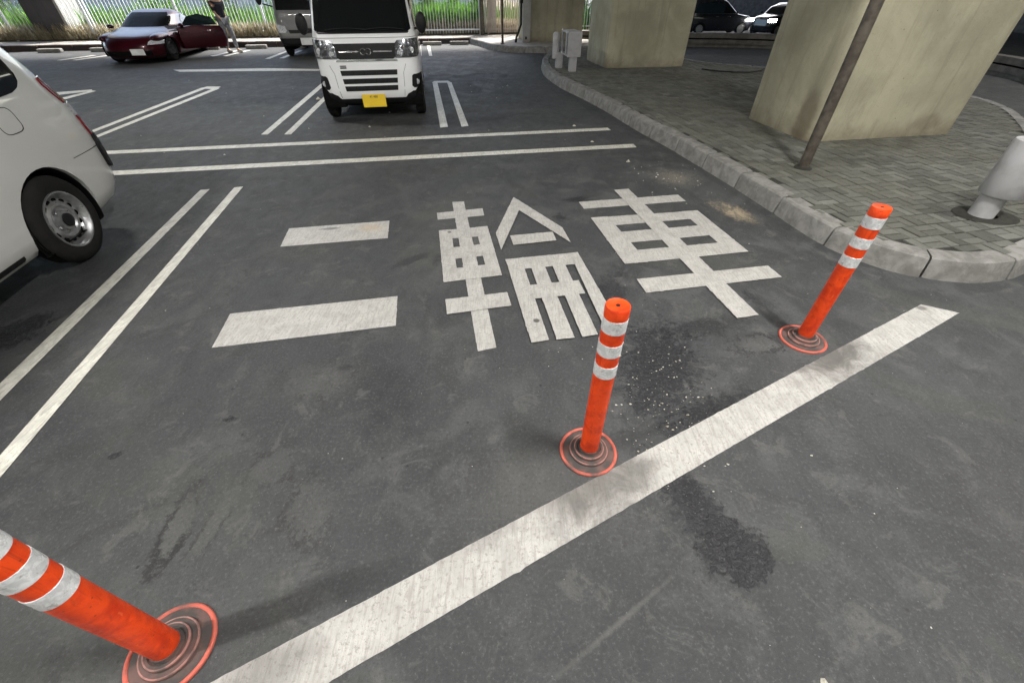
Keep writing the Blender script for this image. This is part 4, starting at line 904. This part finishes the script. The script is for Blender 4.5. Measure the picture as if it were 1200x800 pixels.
# ---- two dark cars on the far road
def far_car(name, label, loc, rz, tall, lit):
    t = thing(name, label, "car", loc, rz, "dark cars driving on the road behind the divider")
    L = 2.0
    b = Body([(.18, L - .05, -L + .05, .72), (.28, L + .03, -L, .78), (.5, L + .05, -L - .03, .80), (.8, L, -L - .03, .80), (.92, L - .25, -L - .02, .79), (1.0, L - .85, -L, .77), (1.04, L - .98, -L, .76), (1.35, L - 1.4, -L + .08, .70), (tall - .12, L - 1.75, -L + .18, .64), (tall - .03, L - 1.95, -L + .3, .55), (tall, L - 2.2, -L + .6, .35)], 5, 6)
    ar = [(x, .29, .34, .76, s) for x in (1.28, -1.28) for s in (1, -1)]
    b.mesh("body", M['black_body'], t, ar, 90)
    for x, z, r, y, sg in ar: arch_liner(t, x, z, r, .765, sg)
    for sg in (1, -1):
        for x in (1.28, -1.28): wheel(t, x, .70, .30, .17, sg, .20, M['steel'])
        b.patch("side_window", b.srows([(1.06, .05, .80), (1.35, .05, .42), (tall - .2, .05, .12)], sg), M['glass'], t, .004, 10)
        b.patch("side_window", b.srows([(1.06, -.88, -.02), (tall - .2, -.88, -.02)], sg), M['glass_pale'], t, .004, 10)
        b.patch("side_window", b.srows([(1.06, -1.75, -.95), (tall - .2, -1.60, -.95)], sg), M['glass_pale'], t, .004, 10)
        b.patch("belt_trim", b.srows([(1.02, -1.8, .95), (1.035, -1.8, .95)], sg), M['chrome'], t, .008, 20)
        b.patch("headlight", b.frows([(.68, sg * .46, sg * .74), (.82, sg * .50, sg * .74)]), M['headlight_on'] if lit else M['clear_lens'], t, .012, 8)
        bm = bmesh.new(); box(bm, (-.35, sg * .815, .90), (.16, .02, .03), bevel=.004); obj("handle", bm, M['chrome'], t)
        bm = bmesh.new(); box(bm, (.35, sg * .815, .90), (.16, .02, .03), bevel=.004); obj("handle", bm, M['chrome'], t)
        bm = bmesh.new(); bmesh.ops.create_uvsphere(bm, u_segments=12, v_segments=8, radius=1, matrix=Matrix.Translation((.78, sg * .87, 1.08)) @ Matrix.Diagonal((.06, .09, .07, 1))); obj("door_mirror", bm, M['plastic'], t, True, 80)
    b.patch("windscreen", b.frows([(1.06, -.62, .62), (tall - .15, -.52, .52)]), M['glass'], t, .004, 20)
    return t
far_car("dark_car", "black tall car with pale windows beyond the divider", (12.75, 32.6, -.88), R(2), 1.72, False)
far_car("dark_car", "black car with a glaring lit headlight following beyond the divider", (16.5, 32.2, -.88), R(212), 1.55, True)

t = thing("sky_screen_wall", "long grey concrete wall added beyond the road to block bright sky", "wall", (0, 0, 0))
bm = bmesh.new(); box(bm, (34, 47, 2.4), (52, .4, 7)); box(bm, (33, 12, 2.4), (.4, 70, 7)); obj("wall_face", bm, M['divider'], t)  # added wall, shuts out white glare from beyond the far road
bm = bmesh.new(); box(bm, (32.6, 12, .55), (.08, 70, .12)); box(bm, (32.6, 12, .95), (.08, 70, .12)); obj("guard_rail", bm, M['pillar_pale'], t)

# ------------------------------------------------------------------ person walking by the coupe
def skin_mesh(name, V, E, rad, m, parent, root=0):
    me = bpy.data.meshes.new(name); me.from_pydata(V, E, []); o = bpy.data.objects.new(name, me); COL.objects.link(o)
    md = o.modifiers.new("skin", 'SKIN'); md.use_smooth_shade = True
    lay = me.skin_vertices[0] if me.skin_vertices else None
    if lay is None: bpy.context.view_layer.objects.active = o
    for i, r_ in enumerate(rad): me.skin_vertices[0].data[i].radius = (r_, r_)
    me.skin_vertices[0].data[root].use_root = True
    ss = o.modifiers.new("s", 'SUBSURF'); ss.levels = 2; ss.render_levels = 2
    dg = bpy.context.evaluated_depsgraph_get(); dg.update()
    m2 = bpy.data.meshes.new_from_object(o.evaluated_get(dg)); bpy.data.objects.remove(o)
    for mm in (m if isinstance(m, list) else [m]): m2.materials.append(mm)
    m2.shade_smooth()
    o = bpy.data.objects.new(name, m2); COL.objects.link(o); o.parent = parent
    return o
pr = thing("person", "person in a dark shirt and grey trousers walking behind the open car door", "person", (-8.28, 14.95, 0), R(-25)); pr.scale = (.86, .86, .86)
# x = facing, y = left
J = dict(pel=(0, 0, .92), wst=(0, 0, 1.05), chest=(.02, 0, 1.25), up=(.01, 0, 1.38), nk=(.02, 0, 1.46), hd=(.03, 0, 1.55), tp=(.03, 0, 1.64),
         hl=(0, .09, .88), kl=(.12, .09, .50), al=(.12, .09, .10), fl=(.26, .10, .04), hr=(0, -.09, .88), kr=(.0, -.09, .48), arr=(-.13, -.09, .12), fr=(-.01, -.10, .04),
         sl=(.01, .17, 1.36), el=(-.10, .21, 1.12), wl=(-.02, .20, .90), pl=(.01, .20, .84), sr=(.01, -.17, 1.36), er=(.02, -.21, 1.11), wr=(.18, -.20, .95), prr=(.23, -.20, .91))
names = list(J); idx = {k: i for i, k in enumerate(names)}
Rr = dict(pel=.125, wst=.115, chest=.13, up=.12, nk=.055, hd=.085, tp=.06, hl=.09, kl=.06, al=.042, fl=.035, hr=.09, kr=.06, arr=.042, fr=.035, sl=.06, el=.042, wl=.030, pl=.028, sr=.06, er=.042, wr=.030, prr=.028)
ED = [('pel', 'wst'), ('wst', 'chest'), ('chest', 'up'), ('up', 'nk'), ('nk', 'hd'), ('hd', 'tp'), ('pel', 'hl'), ('hl', 'kl'), ('kl', 'al'), ('al', 'fl'), ('pel', 'hr'), ('hr', 'kr'), ('kr', 'arr'), ('arr', 'fr'),
      ('up', 'sl'), ('sl', 'el'), ('el', 'wl'), ('wl', 'pl'), ('up', 'sr'), ('sr', 'er'), ('er', 'wr'), ('wr', 'prr')]
body = skin_mesh("body", [J[k] for k in names], [(idx[a], idx[b]) for a, b in ED], [Rr[k] for k in names], M['skin'], pr)
def sub(name, keys, grow, m, tr=None):
    ks = [k for k in names if k in keys]; ii = {k: i for i, k in enumerate(ks)}
    VV = [((tr or {}).get(k) or J[k]) for k in ks]
    return skin_mesh(name, VV, [(ii[a], ii[b]) for a, b in ED if a in ii and b in ii], [Rr[k] + grow for k in ks], m, pr)
sub("trousers", {'pel', 'hl', 'kl', 'al', 'hr', 'kr', 'arr'}, .016, M['trousers'])
sub("shirt", {'pel', 'wst', 'chest', 'up', 'sl', 'sr', 'el', 'er'}, .022, M['shirt'])
for s_, a, b in ((1, J['al'], J['fl']), (-1, J['arr'], J['fr'])):
    bm = bmesh.new(); bmesh.ops.create_uvsphere(bm, u_segments=14, v_segments=10, radius=1, matrix=Matrix.Translation(((a[0] + b[0]) / 2 + .02, b[1], .045)) @ Matrix.Diagonal((.14, .052, .05, 1))); obj("shoe", bm, M['path'], pr, True, 80)
bm = bmesh.new(); bmesh.ops.create_uvsphere(bm, u_segments=18, v_segments=12, radius=1, matrix=Matrix.Translation((.01, 0, 1.60)) @ Matrix.Diagonal((.105, .092, .105, 1))); obj("hair", bm, M['hair'], pr, True, 80)

# ------------------------------------------------------------------ fence, plants and wall beyond
def fence(u0, u1, v, label, m, h=1.75, step=.105, w_=.013):
    t = thing("picket_fence", label, "fence", W(u0, v, .15), TH, "steel picket fences behind the footpath")
    L = u1 - u0; bm = bmesh.new(); k = 0
    while k * step < L - .02: box(bm, (k * step + .03, 0, .05 + h / 2), (w_, .02, h)); k += 1
    obj("pickets", bm, m, t)
    for z in (.16, h - .1):
        bm = bmesh.new(); box(bm, (L / 2, .025, z), (L, .03, .04)); obj("rail", bm, m, t)
    x = 0
    while x <= L + .01:
        bm = bmesh.new(); box(bm, (x, .05, h / 2 + .03), (.05, .05, h + .06)); obj("fence_post", bm, m, t); x += L / max(1, round(L / 2.5))
    return t
fence(-22, -10.5, 18.75, "pale picket fence left of the dark pillar among tall weeds", M['picket'])
fence(-10.4, -2.6, 18.75, "pale picket fence above the dry weeds behind the wine red car", M['picket'])
fence(-2.4, 2.05, 18.45, "white picket fence with bright weeds at the right of the white van", M['picket'], 1.75, .10, .015)
fence(2.35, 3.75, 18.5, "beige steel slat gate panel left of the farthest pillar", M['picket_beige'], 2.0, .085, .045)
fence(3.9, 9.5, 19.2, "pale picket fence seen between the two rear pillars", M['picket'])
t = thing("gate_post", "dark steel gate post at the end of the white picket fence", "post", W(2.12, 18.4, .15)); bm = bmesh.new(); box(bm, (0, 0, 1.1), (.14, .14, 2.2), bevel=.01); obj("shaft", bm, M['rust'], t)
bm = bmesh.new(); box(bm, (.12, -.06, 1.05), (.14, .03, .05)); obj("latch", bm, M['plastic'], t)
t = thing("ribbed_screen", "pale ribbed sheet panel beside the dark gate post", "screen", W(2.22, 18.55, .15), TH); bm = bmesh.new()
for k in range(5): box(bm, (k * .09 + .04, 0, 1.0), (.07, .03, 1.9), bevel=.008)
obj("sheet", bm, M['greypipe'], t)

def leaves(bm, c, r, n, size, rnd, up=.3):
    for _ in range(n):
        while True:
            p = Vector((rnd.uniform(-1, 1), rnd.uniform(-1, 1), rnd.uniform(-1, 1)))
            if p.length < 1 and rnd.random() < .35 + p.length * .65: break
        q = Vector((c[0] + p.x * r[0], c[1] + p.y * r[1], c[2] + p.z * r[2]))
        a = Vector((rnd.gauss(0, 1), rnd.gauss(0, 1), rnd.gauss(0, .6) + up)).normalized(); b = a.cross(Vector((rnd.gauss(0, 1), rnd.gauss(0, 1), rnd.gauss(0, 1)))).normalized()
        s = size * rnd.uniform(.6, 1.4)
        bm.faces.new([bm.verts.new(q), bm.verts.new(q + a * s * .5 + b * s * .22), bm.verts.new(q + a * s), bm.verts.new(q + a * s * .5 - b * s * .22)])
def bush(loc, h, wd, label, m, seed, name="bush"):
    rnd = random.Random(seed); t = thing(name, label, "bush", loc, 0, "bushes behind the picket fence")
    bm = bmesh.new()
    for k in range(7):
        a = rnd.uniform(0, 6.28); e = Vector((math.cos(a) * wd * .35, math.sin(a) * wd * .35, h * rnd.uniform(.6, .9)))
        tube(bm, [(0, 0, -.05), e * .45 + Vector((0, 0, .05)), e], [.025, .016, .006], 5)
    obj("stems", bm, M['bark'], t, True)
    bm = bmesh.new()
    for k in range(int(11 + 5 * wd)):
        a = rnd.uniform(0, 6.28); rr = rnd.uniform(0, wd * .42); cz = rnd.uniform(.2, .92) * h
        leaves(bm, (math.cos(a) * rr, math.sin(a) * rr, cz), (wd * .2, wd * .2, h * .14), 90, .085, rnd)
    obj("leaves", bm, m, t, recalc=False)
    return t
bl = [(-21, 20.4, 2.2, 2.4, 1, "bright bush at the far left end of the fence"), (-17.6, 20.1, 1.9, 2.2, 0, "bright bush left of the dark pillar"), (-14.6, 20.6, 2.2, 2.2, 1, "dark bush behind the dark pillar"), (-12.0, 20.0, 1.7, 2.0, 0, "leafy bush between the dark pillar and the coupe"),
      (-9.4, 20.6, 1.8, 2.1, 0, "bright bush behind the coupe's bonnet"), (-7.0, 20.2, 1.6, 2.0, 1, "bush behind the coupe's roof"), (-4.9, 20.7, 1.8, 2.0, 0, "bush behind the walking person"), (-2.8, 20.2, 1.9, 2.0, 0, "bright bush left of the grey truck"),
      (.3, 19.5, 1.35, 1.0, 1, "dark green bush just right of the white van's mirror"), (1.15, 19.4, 1.15, .9, 0, "round bright bush in the middle of the white fence"), (2.0, 19.3, 1.4, 1.0, 0, "bright bush by the dark gate post"), (4.7, 20.6, 1.8, 1.6, 0, "bush seen between the two rear pillars"), (6.6, 20.8, 1.8, 1.8, 0, "bush behind the second pillar")]
for i, (u, v, h, wd, dk, lb) in enumerate(bl): bush(W(u, v + (.5 if u < 0 else 0), .2), h * (.72 if u < 0 else 1), wd * .8, lb, M['leaf_dark'] if dk else M['leaf'], 40 + i)
def blades(name, boxes, n, hmin, hmax, m, label, seed, wd=.018):
    rnd = random.Random(seed); V, F = [], []
    for _ in range(n):
        u0, u1, v0, v1 = rnd.choice(boxes); p = W(rnd.uniform(u0, u1), rnd.uniform(v0, v1), .19)
        h = rnd.uniform(hmin, hmax); a = rnd.uniform(0, 6.28); l = Vector((math.cos(a), math.sin(a), 0)); s = Vector((-l.y, l.x, 0)) * wd * rnd.uniform(.6, 1.4); k = len(V)
        b = h * rnd.uniform(.05, .45)
        V += [p - s, p + s, p + s * .7 + l * b * .35 + Vector((0, 0, h * .6)), p - s * .7 + l * b * .35 + Vector((0, 0, h * .6)), p + l * b + Vector((0, 0, h))]
        F += [(k, k + 1, k + 2, k + 3), (k + 3, k + 2, k + 4)]
    return tag(new_mesh(name, V, F, m), label, name, kind='stuff')
blades("dry_weeds", [(-22, -2.4, 18.62, 19.5), (-22, -2.4, 18.62, 19.0), (-2.4, 3.6, 18.6, 19.0)], 22000, .08, .46, M['dry'], "brown dry weeds along the foot of the fence", 5)
blades("green_weeds", [(-22, 9, 19.0, 21.5), (-2.4, 2.2, 18.7, 19.6)], 15000, .35, .95, M['leaf'], "tall bright green weeds growing behind the fence", 6, .022)
blades("dark_weeds", [(-22, 9, 19.2, 22.5)], 5000, .3, .8, M['leaf_dark'], "darker weeds mixed in behind the fence", 8, .022)
t = thing("site_wall", "long pale blue ribbed wall beyond the weeds", "wall", W(-27, 26, .2), TH)
bm = bmesh.new(); box(bm, (0, 0, 1.6), (60, .08, 3.2)); obj("panel_sheet", bm, M['hoarding'], t)
bm = bmesh.new(); k = -29.8
while k < 30: box(bm, (k, -.06, 1.6), (.10, .05, 3.2)); k += .45
obj("ribs", bm, M['hoarding'], t)
bm = bmesh.new(); box(bm, (0, -.10, .95), (60, .04, .10)); obj("dark_band", bm, M['plastic'], t)
bm = bmesh.new(); box(bm, (0, .02, .08), (60, .5, .25)); obj("plinth", bm, M['path'], t)

# ------------------------------------------------------------------ crumbs on the ground
rnd = random.Random(21); V, F = [], []
def flake(x, y, s, z=.002):
    k = len(V); n = rnd.randint(4, 6); a0 = rnd.uniform(0, 6.28); st = rnd.uniform(.4, 1)
    for i in range(n):
        a = a0 + 2 * math.pi * i / n; r_ = s * rnd.uniform(.6, 1.1); V.append((x + r_ * math.cos(a), y + r_ * st * math.sin(a), z))
    V.append((x, y, z + s * rnd.uniform(.4, .9)))
    for i in range(n): F.append((k + i, k + (i + 1) % n, k + n))
for _ in range(230): flake(rnd.gauss(.72, .13), rnd.gauss(1.32, .24), abs(rnd.gauss(.0024, .0032)) + .0007)
for _ in range(60): flake(rnd.gauss(.55, .25), rnd.gauss(1.9, .35), abs(rnd.gauss(.002, .0016)) + .0008)
for _ in range(120): flake(rnd.uniform(-2.5, 3), rnd.uniform(.2, 5), abs(rnd.gauss(.0018, .0016)) + .0008)
for _ in range(40): flake(rnd.uniform(-7, 1), rnd.uniform(5, 12), abs(rnd.gauss(.008, .006)) + .003)
for _ in range(60): flake(rnd.gauss(1.65, .2), rnd.gauss(4.5, .3), abs(rnd.gauss(.004, .003)) + .001)
for x, y, s in ((.53, 1.56, .012), (1.35, 5.0, .03), (.9, 6.6, .035), (1.05, 5.8, .03), (-3.45, 8.4, .05), (.93, .27, .012), (.72, .22, .014), (-.1, 2.62, .012), (1.32, 1.05, .008)): flake(x, y, s)
M['crumb'] = mat("pale_grit", (.55, .53, .47), .8, col2=(.30, .28, .22), scale=50)
tag(new_mesh("gravel", V, F, M['crumb']), "pale crumbs and grit scattered on the asphalt", "grit", kind='stuff')
